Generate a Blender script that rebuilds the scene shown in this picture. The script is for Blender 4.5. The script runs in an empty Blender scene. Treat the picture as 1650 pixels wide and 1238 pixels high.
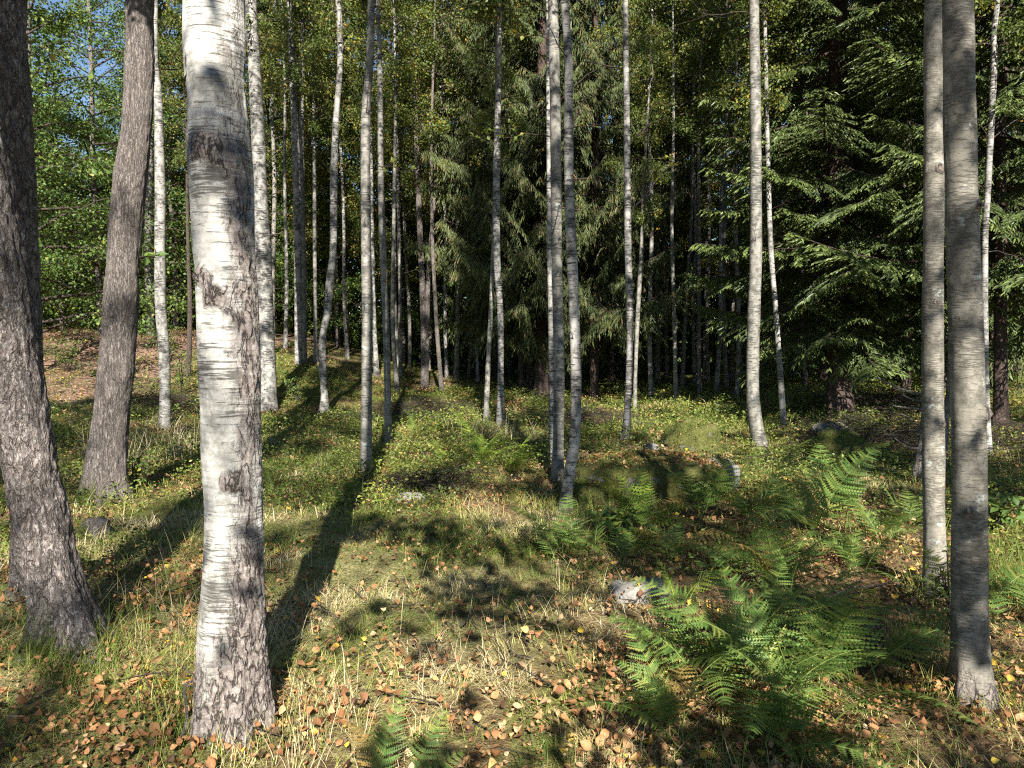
import bpy, math, random
import numpy as np
from mathutils import Vector, Matrix

random.seed(7)
R = math.radians
scene = bpy.context.scene
col = scene.collection

# ------------------------------------------------------------------ camera, sky, sun, exposure
F = 1200.0                      # focal length in pixels of the 1650 px wide photograph
HORIZON = 545.0
PITCH = math.atan((619 - HORIZON) / F)
EYE = 1.55
cam_d = bpy.data.cameras.new('camera')
cam_d.sensor_width = 36.0
cam_d.lens = 36.0 * F / 1650.0
cam_d.clip_start = 0.05
cam_d.clip_end = 1200.0
cam = bpy.data.objects.new('camera', cam_d)
cam.location = (0, 0, EYE)
cam.rotation_euler = (R(90) - PITCH, 0, 0)
col.objects.link(cam)
scene.camera = cam

SUN_EL = R(35.0)
SUN_AZ = R(-6.0)                # direction the light travels, from +Y, positive to the right
world = bpy.data.worlds.new('World')
scene.world = world
world.use_nodes = True
wn = world.node_tree
sky = wn.nodes.new('ShaderNodeTexSky')
sky.sky_type = 'NISHITA'
sky.sun_disc = False
sky.sun_elevation = SUN_EL
sky.sun_rotation = R(180) + SUN_AZ
sky.air_density = 1.0
sky.dust_density = 0.1
sky.ozone_density = 3.0
bg = wn.nodes['Background']
bg.inputs['Strength'].default_value = 0.05
wn.links.new(sky.outputs['Color'], bg.inputs['Color'])

sun_d = bpy.data.lights.new('sun', 'SUN')
sun_d.energy = 5.0
sun_d.angle = R(0.45)
sun_d.color = (1.0, 0.955, 0.87)
sun = bpy.data.objects.new('sun', sun_d)
light_dir = Vector((math.sin(SUN_AZ) * math.cos(SUN_EL), math.cos(SUN_AZ) * math.cos(SUN_EL), -math.sin(SUN_EL)))
sun.rotation_euler = light_dir.to_track_quat('-Z', 'Y').to_euler()
sun.location = (2, -20, 30)
col.objects.link(sun)

scene.view_settings.view_transform = 'Standard'
scene.view_settings.look = 'None'
scene.view_settings.gamma = 1.0
scene.view_settings.use_curve_mapping = False
scene.view_settings.exposure = 1.65
scene.cycles.filter_width = 1.2
scene.cycles.use_denoising = False
scene.cycles.max_bounces = 4
scene.cycles.diffuse_bounces = 2
scene.cycles.transmission_bounces = 2
scene.cycles.transparent_max_bounces = 4

# ------------------------------------------------------------------ noise
def _hash(ix, iy, iz, seed):
    h = (ix.astype(np.uint32) * np.uint32(374761393) + iy.astype(np.uint32) * np.uint32(668265263)
         + iz.astype(np.uint32) * np.uint32(2147483647) + np.uint32(seed * 974711 + 12345))
    h = (h ^ (h >> np.uint32(13))) * np.uint32(1274126177)
    h = h ^ (h >> np.uint32(16))
    h = (h * np.uint32(2246822519)) ^ (h >> np.uint32(15))
    return (h & np.uint32(0xFFFFFF)).astype(np.float64) / float(0xFFFFFF)

def vnoise(x, y, z=0.0, seed=0):
    """value noise in 0..1"""
    x, y, z = np.broadcast_arrays(np.asarray(x, float), np.asarray(y, float), np.asarray(z, float))
    xf, yf, zf = np.floor(x), np.floor(y), np.floor(z)
    fx, fy, fz = x - xf, y - yf, z - zf
    ix, iy, iz = xf.astype(np.int64) & 0xFFFF, yf.astype(np.int64) & 0xFFFF, zf.astype(np.int64) & 0xFFFF
    u, v, w = fx * fx * (3 - 2 * fx), fy * fy * (3 - 2 * fy), fz * fz * (3 - 2 * fz)
    out = 0
    for dx in (0, 1):
        for dy in (0, 1):
            for dz in (0, 1):
                wgt = (u if dx else 1 - u) * (v if dy else 1 - v) * (w if dz else 1 - w)
                out = out + wgt * _hash(ix + dx, iy + dy, iz + dz, seed)
    return out

def fbm(x, y, z=0.0, seed=0, octaves=4):
    a, s, t = 0.5, 0.0, 0.0
    x = np.asarray(x, float); y = np.asarray(y, float); z = np.asarray(z, float)
    for o in range(octaves):
        s = s + a * vnoise(x * 2 ** o, y * 2 ** o, z * 2 ** o, seed + o * 17)
        t += a; a *= 0.5
    return s / t

def sstep(a, b, x):
    t = np.clip((np.asarray(x, float) - a) / (b - a), 0, 1)
    return t * t * (3 - 2 * t)

# ------------------------------------------------------------------ terrain
def gz(x, y):
    x = np.asarray(x, float); y = np.asarray(y, float)
    d = np.hypot(x, y)
    z = (fbm(x * 0.55 + 9, y * 0.55, 0, 3, 3) - 0.5) * 0.30 * sstep(1.5, 6, d)
    z = z + (fbm(x * 2.2, y * 2.2 + 40, 0, 5, 3) - 0.5) * 0.15 * sstep(0.8, 4, d)
    z = z + 1.25 * sstep(9, 21, y) * sstep(-2.5, -9, x) + 0.55 * sstep(12, 24, y) * sstep(2, -6, x)
    z = z + 0.25 * sstep(8, 14, y) * sstep(3, 8, x)
    z = z + 2.5 * sstep(32, 90, d)
    for (tx, ty, th, tr) in ((-1.13, 3.0, 0.05, 0.30), (-2.3, 3.85, 0.06, 0.38), (1.97, 3.2, 0.04, 0.22), (2.5, 4.45, 0.04, 0.22), (-4.0, 7.2, 0.08, 0.45)):
        z = z + th * np.exp(-((x - tx) ** 2 + (y - ty) ** 2) / tr ** 2)
    return z
def gz1(x, y):
    return float(gz(np.array([x]), np.array([y]))[0])

CAM = Vector((0, 0, EYE + gz1(0, 0)))
cam.location = CAM
ROT = Matrix.Rotation(R(90) - PITCH, 3, 'X')
def ray(px, py):
    return ROT @ Vector(((px - 825) / F, -(py - 619) / F, -1.0))
def ground_at(px, py):
    d = np.array(ray(px, py)); c = np.array(CAM)
    t = np.geomspace(0.8, 120, 260)
    for _ in range(3):
        P = c[None] + t[:, None] * d[None]
        hit = np.where(P[:, 2] < gz(P[:, 0], P[:, 1]))[0]
        k = int(hit[0]) if len(hit) else len(t) - 1
        t = np.linspace(t[max(0, k - 1)], t[k], 24)
    return CAM + Vector(d) * float(t[-1])
def at_depth(px, py, Y):
    d = ray(px, py)
    return CAM + d * ((Y - CAM.y) / d.y)
def px_size(Y):
    return Y / F

# ------------------------------------------------------------------ mesh helpers
def mesh_np(name, verts, tris=None, quads=None, attrs=None, smooth=False, mats=(), mat_idx=None):
    me = bpy.data.meshes.new(name)
    verts = np.asarray(verts, np.float32)
    nt = 0 if tris is None else len(tris)
    nq = 0 if quads is None else len(quads)
    me.vertices.add(len(verts))
    me.vertices.foreach_set('co', verts.ravel())
    loops = []
    if nt: loops.append(np.asarray(tris, np.int32).ravel())
    if nq: loops.append(np.asarray(quads, np.int32).ravel())
    loops = np.concatenate(loops)
    me.loops.add(len(loops))
    me.loops.foreach_set('vertex_index', loops)
    me.polygons.add(nt + nq)
    starts = np.concatenate([np.arange(nt) * 3, nt * 3 + np.arange(nq) * 4]).astype(np.int32)
    me.polygons.foreach_set('loop_start', starts)
    me.polygons.foreach_set('use_smooth', np.full(nt + nq, bool(smooth)))
    for m in mats: me.materials.append(m)
    if mat_idx is not None:
        me.polygons.foreach_set('material_index', np.asarray(mat_idx, np.int32))
    me.update(calc_edges=True)
    for k, v in (attrs or {}).items():
        a = me.attributes.new(k, 'FLOAT', 'POINT')
        a.data.foreach_set('value', np.asarray(v, np.float32))
    return me

def obj(name, me, parent=None, loc=None, rot=None, scale=None):
    o = bpy.data.objects.new(name, me)
    col.objects.link(o)
    if parent is not None: o.parent = parent
    if loc is not None: o.location = loc
    if rot is not None: o.rotation_euler = rot
    if scale is not None: o.scale = scale if hasattr(scale, '__len__') else (scale,) * 3
    return o

def tag(o, label=None, cat=None, group=None, kind=None):
    if label: o['label'] = label
    if cat: o['category'] = cat
    if group: o['group'] = group
    if kind: o['kind'] = kind
    return o

def empty(name, loc, label=None, cat=None, group=None):
    o = bpy.data.objects.new(name, None)
    o.empty_display_size = 0.1
    col.objects.link(o)
    o.location = loc
    return tag(o, label, cat, group)

def norm(a):
    return a / np.maximum(np.linalg.norm(a, axis=-1, keepdims=True), 1e-9)

def diamonds(P, D, N, L, W, tint):
    """leaf faces: base P, direction D, normal N, length L, width W"""
    D = norm(D); S = norm(np.cross(D, N)); U = np.cross(S, D)
    L = np.asarray(L)[:, None]; W = np.asarray(W)[:, None]
    a = P; b = P + D * L * 0.45 + S * W * 0.5 + U * W * 0.12
    c = P + D * L - U * L * 0.08; d = P + D * L * 0.45 - S * W * 0.5 + U * W * 0.12
    V = np.stack([a, b, c, d], 1).reshape(-1, 3)
    Q = np.arange(len(V)).reshape(-1, 4)
    return V, Q, np.repeat(tint, 4)

class Wood:
    """collects tapered tubes"""
    def __init__(self): self.v = []; self.q = []; self.n = 0
    def tube(self, pts, rad, k=4):
        pts = np.asarray(pts, float); rad = np.asarray(rad, float)
        m = len(pts)
        t = np.gradient(pts, axis=0); t = norm(t)
        ref = np.array([0, 0, 1.0]) if abs(t[0][2]) < 0.8 else np.array([1.0, 0, 0])
        s = norm(np.cross(t, ref)); u = np.cross(s, t)
        a = np.arange(k) * 2 * np.pi / k
        ring = (pts[:, None, :] + rad[:, None, None] * (np.cos(a)[None, :, None] * s[:, None, :] + np.sin(a)[None, :, None] * u[:, None, :]))
        self.v.append(ring.reshape(-1, 3))
        i = np.arange(m - 1)[:, None] * k; j = np.arange(k)[None, :]; j2 = (j + 1) % k
        q = np.stack([i + j, i + j2, i + k + j2, i + k + j], -1).reshape(-1, 4) + self.n
        self.q.append(q); self.n += m * k
    def mesh(self, name, mat, smooth=True):
        return mesh_np(name, np.concatenate(self.v), quads=np.concatenate(self.q), smooth=smooth, mats=[mat])

# ------------------------------------------------------------------ materials
def new_mat(name):
    m = bpy.data.materials.new(name)
    m.use_nodes = True
    nt = m.node_tree
    for n in list(nt.nodes): nt.nodes.remove(n)
    return m, nt
class NB:
    def __init__(self, nt): self.nt = nt
    def n(self, t, **kw):
        nd = self.nt.nodes.new(t)
        for k, v in kw.items():
            if k.startswith('_'): setattr(nd, k[1:], v)
            else:
                key = k.replace('__', ' ')
                self.set(nd.inputs[int(key[1:])] if key[0] == 'i' and key[1:].isdigit() else nd.inputs[key], v)
        return nd
    def set(self, sock, v):
        if isinstance(v, bpy.types.NodeSocket): self.nt.links.new(v, sock)
        else:
            if isinstance(v, tuple) and len(v) == 3 and sock.type == 'RGBA': v = v + (1,)
            sock.default_value = v
    def math(self, op, a, b=0.0, clamp=False):
        nd = self.nt.nodes.new('ShaderNodeMath'); nd.operation = op; nd.use_clamp = clamp
        self.set(nd.inputs[0], a); self.set(nd.inputs[1], b); return nd.outputs[0]
    def mix(self, f, a, b, blend='MIX'):
        nd = self.nt.nodes.new('ShaderNodeMix'); nd.data_type = 'RGBA'; nd.blend_type = blend
        self.set(nd.inputs[0], f); self.set(nd.inputs[6], a); self.set(nd.inputs[7], b); return nd.outputs[2]
    def ramp(self, f, stops, interp='LINEAR'):
        nd = self.nt.nodes.new('ShaderNodeValToRGB'); cr = nd.color_ramp; cr.interpolation = interp
        while len(cr.elements) < len(stops): cr.elements.new(0.5)
        for e, (p, c) in zip(cr.elements, stops):
            e.position = p; e.color = (c, c, c, 1) if not hasattr(c, '__len__') else tuple(c) + (1,)
        self.set(nd.inputs[0], f); return nd.outputs[0]
    def noise(self, vec, scale, detail=3.0, rough=0.55, dist=0.0):
        return self.n('ShaderNodeTexNoise', Vector=vec, Scale=scale, Detail=detail, Roughness=rough, Distortion=dist).outputs[0]
    def mapping(self, vec, scale):
        return self.n('ShaderNodeMapping', Vector=vec, Scale=scale).outputs[0]
    def attr(self, name):
        return self.n('ShaderNodeAttribute', _attribute_name=name).outputs['Fac']
    def coords(self):
        tc = self.n('ShaderNodeTexCoord').outputs['Object']
        rnd = self.n('ShaderNodeObjectInfo').outputs['Random']
        off = self.math('MULTIPLY', rnd, 37.0)
        return self.n('ShaderNodeVectorMath', _operation='ADD', i0=tc, i1=off).outputs[0]
    def out(self, shader):
        o = self.nt.nodes.new('ShaderNodeOutputMaterial'); self.nt.links.new(shader, o.inputs[0])
    def bsdf(self, color, rough=0.8, normal=None, spec=0.3):
        b = self.n('ShaderNodeBsdfPrincipled')
        self.set(b.inputs['Base Color'], color); self.set(b.inputs['Roughness'], rough)
        b.inputs['Specular IOR Level'].default_value = spec
        if normal is not None: self.nt.links.new(normal, b.inputs['Normal'])
        return b.outputs[0]
    def bump(self, h, strength=0.5, dist=0.01, prev=None):
        b = self.n('ShaderNodeBump', Strength=strength, Distance=dist, Height=h)
        if prev is not None: self.nt.links.new(prev, b.inputs['Normal'])
        return b.outputs[0]

def ridges(b, c, scale, width, detail=4.0, dist=0.25):
    """thin meandering cracks, 1 in the crack"""
    n = b.noise(b.mapping(c, scale), 1.0, detail, 0.6, dist)
    return b.ramp(b.math('ABSOLUTE', b.math('SUBTRACT', n, 0.5)), [(0.0, 1.0), (width, 0.0)])

def birch_bark(name, light, grey, streak, lent=0.62, blotch=0.5, lich=0.0, lent_op=0.7, lsc=(11, 11, 170), bsc=6.0):
    """papery bark: pale, fine dark lenticels, grey blotches; attribute 'rough' turns it to fissured brown bark"""
    m, nt = new_mat(name); b = NB(nt); c = b.coords()
    fine = b.noise(b.mapping(c, lsc), 1.0, 3.0, 0.6)
    pat = b.noise(c, 4.0, 4.0, 0.6)
    lenm = b.math('ADD', fine, b.math('MULTIPLY', b.math('SUBTRACT', pat, 0.5), 0.7))
    len_f = b.ramp(lenm, [(lent - 0.02, 0.0), (lent + 0.07, 1.0)])
    bl = b.noise(b.mapping(c, (1, 1, 0.8)), bsc, 7.0, 0.72)
    bl_f = b.math('MULTIPLY', b.ramp(bl, [(0.44, 0.0), (0.60, 1.0)]), blotch)
    grain = b.noise(b.mapping(c, (30, 30, 90)), 1.0, 4.0, 0.7)
    base = b.mix(b.ramp(grain, [(0.3, 0.0), (0.7, 1.0)]), light, tuple(x * y for x, y in zip(light, (0.80, 0.77, 0.72))))
    base = b.mix(bl_f, base, b.mix(b.ramp(grain, [(0.35, 0.0), (0.65, 1.0)]), grey, tuple(x * 0.55 for x in grey)))
    base = b.mix(b.math('MULTIPLY', len_f, lent_op), base, streak)
    if lich > 0:
        lf = b.ramp(b.noise(b.mapping(c, (1, 1, 1.6)), 9.0, 5.0, 0.7), [(0.62, 0.0), (0.68, 1.0)])
        base = b.mix(b.math('MULTIPLY', lf, lich), base, (0.42, 0.45, 0.41))
    # fissured bark
    crack = ridges(b, c, (26, 26, 9), 0.045)
    fn = b.noise(b.mapping(c, (60, 60, 34)), 1.0, 6.0, 0.75)
    rc = b.ramp(fn, [(0.28, (0.075, 0.058, 0.050)), (0.48, (0.20, 0.165, 0.145)), (0.62, (0.34, 0.30, 0.27)), (0.75, (0.46, 0.435, 0.405))])
    rc = b.mix(b.math('MULTIPLY', crack, 0.9), rc, (0.04, 0.031, 0.027))
    edge = b.noise(b.mapping(c, (1, 1, 0.7)), 16.0, 6.0, 0.75)
    rf = b.math('ADD', b.attr('rough'), b.math('MULTIPLY', b.math('SUBTRACT', edge, 0.5), 1.6))
    rf = b.ramp(rf, [(0.36, 0.0), (0.74, 1.0)])
    colr = b.mix(rf, base, rc)
    mo = b.math('MULTIPLY', b.attr('moss'), b.noise(c, 20.0, 5.0, 0.7))
    colr = b.mix(b.ramp(mo, [(0.2, 0.0), (0.45, 1.0)]), colr, (0.075, 0.085, 0.028))
    n1 = b.bump(b.math('SUBTRACT', grain, len_f), 0.6, 0.004)
    n3 = b.bump(b.math('MULTIPLY', b.math('SUBTRACT', fn, crack), rf), 1.0, 0.012, n1)
    b.out(b.bsdf(colr, b.ramp(rf, [(0.0, 0.6), (1.0, 0.95)]), n3, 0.2))
    return m

def rough_bark(name, lo, mid, hi, vscale=(24, 24, 9), lich=0.4, moss=1.0, cw=0.05):
    m, nt = new_mat(name); b = NB(nt); c = b.coords()
    crack = b.math('MAXIMUM', ridges(b, c, vscale, cw), b.math('MULTIPLY', ridges(b, c, (vscale[0] * 2.3, vscale[1] * 2.3, vscale[2] * 2.6), cw), 0.55))
    vor = b.n('ShaderNodeTexVoronoi', Vector=b.n('ShaderNodeVectorMath', _operation='ADD', i0=b.mapping(c, (vscale[0] * 1.7, vscale[1] * 1.7, vscale[2] * 2.2)), i1=b.n('ShaderNodeTexNoise', Vector=c, Scale=22.0, Detail=5.0, Roughness=0.7).outputs[1]).outputs[0], _feature='F1', Scale=1.0).outputs[0]
    crack = b.math('MAXIMUM', crack, b.ramp(vor, [(0.5, 0.0), (0.85, 0.75)]))
    fn = b.noise(b.mapping(c, (vscale[0] * 2.2, vscale[1] * 2.2, vscale[2] * 3.0)), 1.0, 6.0, 0.75)
    cl = b.ramp(fn, [(0.25, lo), (0.48, mid), (0.72, hi)])
    cl = b.mix(b.math('MULTIPLY', crack, 0.8), cl, tuple(x * 0.5 for x in lo))
    big = b.noise(c, 4.0, 4.0)
    cl = b.mix(b.ramp(big, [(0.35, 0.0), (0.7, 0.45)]), cl, lo)
    lf = b.ramp(b.noise(c, 24.0, 6.0, 0.75), [(0.58, 0.0), (0.66, 1.0)])
    cl = b.mix(b.math('MULTIPLY', lf, lich), cl, (0.42, 0.42, 0.385))
    mo = b.math('MULTIPLY', b.math('MULTIPLY', b.attr('moss'), moss), b.noise(c, 18.0, 5.0, 0.7))
    cl = b.mix(b.ramp(mo, [(0.2, 0.0), (0.45, 1.0)]), cl, (0.075, 0.09, 0.024))
    n1 = b.bump(b.math('SUBTRACT', fn, crack), 1.0, 0.014)
    b.out(b.bsdf(cl, 0.93, n1, 0.12))
    return m

def leaf_mat(name, stops, trans=0.25, rough=0.5, spec=0.35, var=0.25, spots=0.0):
    m, nt = new_mat(name); b = NB(nt)
    t = b.attr('tint')
    cl = b.ramp(t, stops)
    rnd = b.n('ShaderNodeObjectInfo').outputs['Random']
    if spots:
        sp = b.noise(b.n('ShaderNodeTexCoord').outputs['Object'], spots, 4.0, 0.7)
        cl = b.mix(b.ramp(sp, [(0.45, 0.0), (0.68, 0.75)]), cl, (0.07, 0.04, 0.022))
    hsv = b.n('ShaderNodeHueSaturation', Color=cl, Value=b.math('ADD', 1 - var / 2, b.math('MULTIPLY', rnd, var)))
    cl = hsv.outputs[0]
    d = b.bsdf(cl, rough, None, spec)
    tr = b.n('ShaderNodeBsdfTranslucent', Color=b.mix(0.35, cl, (0.30, 0.30, 0.03))).outputs[0]
    ms = b.n('ShaderNodeMixShader', i0=trans, i1=d, i2=tr).outputs[0]
    b.out(ms)
    return m

M_birch_big = birch_bark('birch_bark_white', (0.44, 0.43, 0.40), (0.155, 0.15, 0.13), (0.05, 0.044, 0.038), 0.61, 0.9, 0.0, 0.85, (11, 11, 150), 4.2)
M_birch = birch_bark('birch_bark_pale', (0.33, 0.32, 0.30), (0.11, 0.105, 0.093), (0.03, 0.027, 0.025), 0.565, 1.0, 0.0, 0.95, (9, 9, 62), 9.0)
M_birch_grey = birch_bark('birch_bark_grey', (0.25, 0.238, 0.212), (0.10, 0.095, 0.082), (0.038, 0.04, 0.036), 0.585, 0.95, 0.6, 0.85, (9, 9, 62), 9.0)
M_alder = birch_bark('smooth_grey_bark', (0.27, 0.252, 0.212), (0.13, 0.12, 0.098), (0.07, 0.063, 0.052), 0.56, 0.95, 0.8, 0.65, (22, 22, 150), 11.0)
M_rough = rough_bark('rough_grey_bark', (0.075, 0.06, 0.052), (0.29, 0.245, 0.22), (0.54, 0.49, 0.46))
M_rough2 = rough_bark('furrowed_brown_bark', (0.11, 0.09, 0.08), (0.28, 0.24, 0.215), (0.44, 0.395, 0.36), (46, 46, 6), 0.15)
M_spruce = rough_bark('spruce_bark', (0.055, 0.038, 0.031), (0.14, 0.10, 0.085), (0.27, 0.21, 0.18), (30, 30, 16), 0.25, 0.6)
M_dead = rough_bark('weathered_dead_wood', (0.10, 0.088, 0.075), (0.27, 0.245, 0.215), (0.45, 0.42, 0.38), (60, 60, 5), 0.2, 0.8)
M_twig = rough_bark('brown_twigs', (0.06, 0.046, 0.038), (0.15, 0.115, 0.095), (0.27, 0.22, 0.19), (30, 30, 30), 0.2, 0.0)

M_leaf_green = leaf_mat('green_leaves', [(0.0, (0.035, 0.075, 0.014)), (0.6, (0.10, 0.165, 0.034)), (0.9, (0.19, 0.23, 0.045)), (1.0, (0.26, 0.22, 0.03))], 0.3)
M_leaf_olive = leaf_mat('olive_autumn_leaves', [(0.0, (0.042, 0.068, 0.014)), (0.5, (0.10, 0.13, 0.026)), (0.85, (0.185, 0.175, 0.034)), (1.0, (0.30, 0.14, 0.025))], 0.3)
M_leaf_birch = leaf_mat('birch_leaves', [(0.0, (0.05, 0.082, 0.016)), (0.6, (0.11, 0.145, 0.028)), (0.9, (0.22, 0.205, 0.036)), (1.0, (0.38, 0.23, 0.03))], 0.3)
M_needle = leaf_mat('spruce_needles', [(0.0, (0.024, 0.038, 0.012)), (0.6, (0.062, 0.092, 0.024)), (1.0, (0.17, 0.215, 0.055))], 0.08, 0.5, 0.4)
M_needle_olive = leaf_mat('hanging_spruce_needles', [(0.0, (0.034, 0.042, 0.014)), (0.6, (0.064, 0.088, 0.027)), (0.9, (0.115, 0.14, 0.042)), (1.0, (0.17, 0.11, 0.05))], 0.1, 0.55, 0.35)
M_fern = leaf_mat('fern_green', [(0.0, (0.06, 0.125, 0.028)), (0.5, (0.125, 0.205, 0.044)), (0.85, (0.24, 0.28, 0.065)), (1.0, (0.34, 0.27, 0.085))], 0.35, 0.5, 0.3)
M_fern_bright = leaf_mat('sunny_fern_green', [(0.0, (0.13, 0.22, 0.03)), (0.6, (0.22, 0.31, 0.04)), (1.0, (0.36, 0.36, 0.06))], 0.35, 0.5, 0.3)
M_grass = leaf_mat('grass_blades', [(0.0, (0.055, 0.09, 0.018)), (0.35, (0.19, 0.24, 0.042)), (0.55, (0.38, 0.345, 0.105)), (0.75, (0.50, 0.41, 0.22)), (1.0, (0.62, 0.53, 0.35))], 0.2, 0.6, 0.25)
M_bilberry = leaf_mat('ground_cover_leaves', [(0.0, (0.05, 0.08, 0.016)), (0.6, (0.16, 0.195, 0.038)), (0.9, (0.34, 0.32, 0.07)), (1.0, (0.33, 0.14, 0.04))], 0.2)
M_litter = leaf_mat('fallen_birch_leaves', [(0.0, (0.075, 0.037, 0.02)), (0.25, (0.28, 0.125, 0.05)), (0.5, (0.48, 0.255, 0.11)), (0.75, (0.56, 0.39, 0.22)), (0.9, (0.58, 0.34, 0.045)), (1.0, (0.66, 0.48, 0.06))], 0.15, 0.65, 0.25, 0.1, 60.0)

def ground_mat():
    m, nt = new_mat('forest_floor'); b = NB(nt)
    c = b.n('ShaderNodeTexCoord').outputs['Object']
    n1 = b.noise(c, 1.3, 5.0, 0.65); n2 = b.noise(c, 11.0, 6.0, 0.7); n3 = b.noise(c, 60.0, 3.0, 0.7)
    litter = b.ramp(n2, [(0.25, (0.045, 0.028, 0.016)), (0.5, (0.15, 0.095, 0.05)), (0.7, (0.32, 0.21, 0.115))])
    straw = b.ramp(n3, [(0.25, (0.09, 0.08, 0.032)), (0.5, (0.22, 0.20, 0.085)), (0.75, (0.42, 0.35, 0.18))])
    moss = b.ramp(n2, [(0.25, (0.035, 0.042, 0.012)), (0.5, (0.11, 0.125, 0.028)), (0.75, (0.25, 0.24, 0.06))])
    g = b.math('ADD', b.attr('green'), b.math('MULTIPLY', b.math('SUBTRACT', n1, 0.5), 0.8))
    s = b.math('ADD', b.attr('straw'), b.math('MULTIPLY', b.math('SUBTRACT', n2, 0.5), 0.9))
    cl = b.mix(b.ramp(s, [(0.4, 0.0), (0.65, 1.0)]), litter, straw)
    cl = b.mix(b.ramp(g, [(0.4, 0.0), (0.62, 1.0)]), cl, moss)
    red = b.ramp(b.noise(c, 16.0, 8.0, 0.8), [(0.3, (0.10, 0.055, 0.04)), (0.5, (0.25, 0.155, 0.11)), (0.65, (0.42, 0.30, 0.22)), (0.8, (0.30, 0.29, 0.13))])
    cl = b.mix(b.ramp(b.math('ADD', b.attr('red'), b.math('MULTIPLY', b.math('SUBTRACT', n1, 0.5), 1.6)), [(0.35, 0.0), (0.75, 1.0)]), cl, red)
    nr = b.bump(b.math('ADD', n2, b.math('MULTIPLY', n3, 0.5)), 1.0, 0.05)
    b.out(b.bsdf(cl, 0.95, nr, 0.1))
    return m
def rock_mat(name, moss_amt, stone=(0.34, 0.33, 0.31)):
    m, nt = new_mat(name); b = NB(nt); c = b.coords()
    n1 = b.noise(c, 6.0, 6.0, 0.65); n2 = b.noise(c, 45.0, 4.0, 0.7)
    st = b.ramp(n1, [(0.3, tuple(x * 0.45 for x in stone)), (0.55, stone), (0.75, tuple(min(1, x * 1.6) for x in stone))])
    ms = b.ramp(b.noise(c, 30.0, 6.0, 0.8), [(0.25, (0.030, 0.034, 0.010)), (0.5, (0.085, 0.088, 0.024)), (0.75, (0.17, 0.155, 0.05))])
    up = b.n('ShaderNodeSeparateXYZ', i0=b.n('ShaderNodeNewGeometry').outputs['Normal']).outputs[2]
    f = b.math('ADD', b.math('MULTIPLY', b.math('SUBTRACT', n1, 0.5), 1.5), b.math('ADD', b.math('MULTIPLY', up, 0.25), moss_amt))
    cl = b.mix(b.ramp(f, [(0.42, 0.0), (0.58, 1.0)]), st, ms)
    nr = b.bump(b.math('ADD', n1, n2), 0.9, 0.025)
    b.out(b.bsdf(cl, 0.9, nr, 0.2))
    return m
M_ground = ground_mat()
M_rock_mossy = rock_mat('mossy_stone', 0.72)
M_rock_half = rock_mat('half_mossy_stone', 0.26, (0.26, 0.25, 0.225))
M_rock_bare = rock_mat('pale_lichened_stone', 0.12, (0.27, 0.255, 0.23))

# ------------------------------------------------------------------ ground
def zones(x, y):
    """green moss, dry straw, red litter amounts on the forest floor"""
    n = fbm(x * 0.35 + 3, y * 0.35, 0, 21, 3)
    # grassy glade in front of the camera, centre and left
    glade = np.exp(-(((x + 1.3) / 2.4) ** 2 + ((y - 4.6) / 2.6) ** 2))
    straw = 0.30 + 0.45 * glade + (n - 0.5) * 0.5 - 0.3 * sstep(14, 22, y)
    green = 0.34 + 0.26 * sstep(6, 10, y) + (fbm(x * 0.5, y * 0.5 + 30, 0, 25, 3) - 0.5) * 0.8
    green = green + 0.2 * sstep(1, 4, x) * sstep(5.5, 8, y) * sstep(20, 12, y)
    red = 0.8 * sstep(-6.0, -8.0, x) * sstep(11.0, 14, y) * sstep(40, 24, y) + 0.45 * sstep(18, 21, y) * sstep(1, -3, x)
    return np.clip(green, 0, 1), np.clip(straw, 0, 1), np.clip(red, 0, 1)

def build_ground():
    nr, na = 190, 320
    r = 0.25 * (420 / 0.25) ** (np.arange(nr) / (nr - 1))
    a = np.arange(na) * 2 * np.pi / na
    X = r[:, None] * np.cos(a)[None]; Y = r[:, None] * np.sin(a)[None]
    X = np.concatenate([[0], X.ravel()]); Y = np.concatenate([[0], Y.ravel()])
    V = np.stack([X, Y, gz(X, Y)], 1)
    i = np.arange(nr - 1)[:, None] * na + 1; j = np.arange(na)[None]; j2 = (j + 1) % na
    Q = np.stack([i + j, i + na + j, i + na + j2, i + j2], -1).reshape(-1, 4)
    T = np.stack([np.zeros(na, int), 1 + np.arange(na), 1 + (np.arange(na) + 1) % na], 1)
    g, s, rd = zones(X, Y)
    me = mesh_np('ground', V, T, Q, {'green': g, 'straw': s, 'red': rd}, True, [M_ground])
    o = obj('ground', me)
    o['kind'] = 'structure'
    o['label'] = 'uneven forest floor of leaf litter, moss and dry grass'
    return o
ground = build_ground()

# ------------------------------------------------------------------ trunks
def smooth_path(P, n):
    """Catmull-Rom through P (k,m), n samples"""
    P = np.asarray(P, float)
    P = np.concatenate([[2 * P[0] - P[1]], P, [2 * P[-1] - P[-2]]])
    k = len(P) - 3
    seg = np.linalg.norm(np.diff(P[1:-1, :3], axis=0), axis=1)
    cum = np.concatenate([[0], np.cumsum(seg)]); s = np.linspace(0, cum[-1], n)
    i = np.clip(np.searchsorted(cum, s, 'right') - 1, 0, k - 1)
    t = ((s - cum[i]) / np.maximum(seg[i], 1e-9))[:, None]
    a, b_, c, d = P[i], P[i + 1], P[i + 2], P[i + 3]
    return 0.5 * (2 * b_ + (c - a) * t + (2 * a - 5 * b_ + 4 * c - d) * t * t + (3 * b_ - a - 3 * c + d) * t ** 3)

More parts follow.
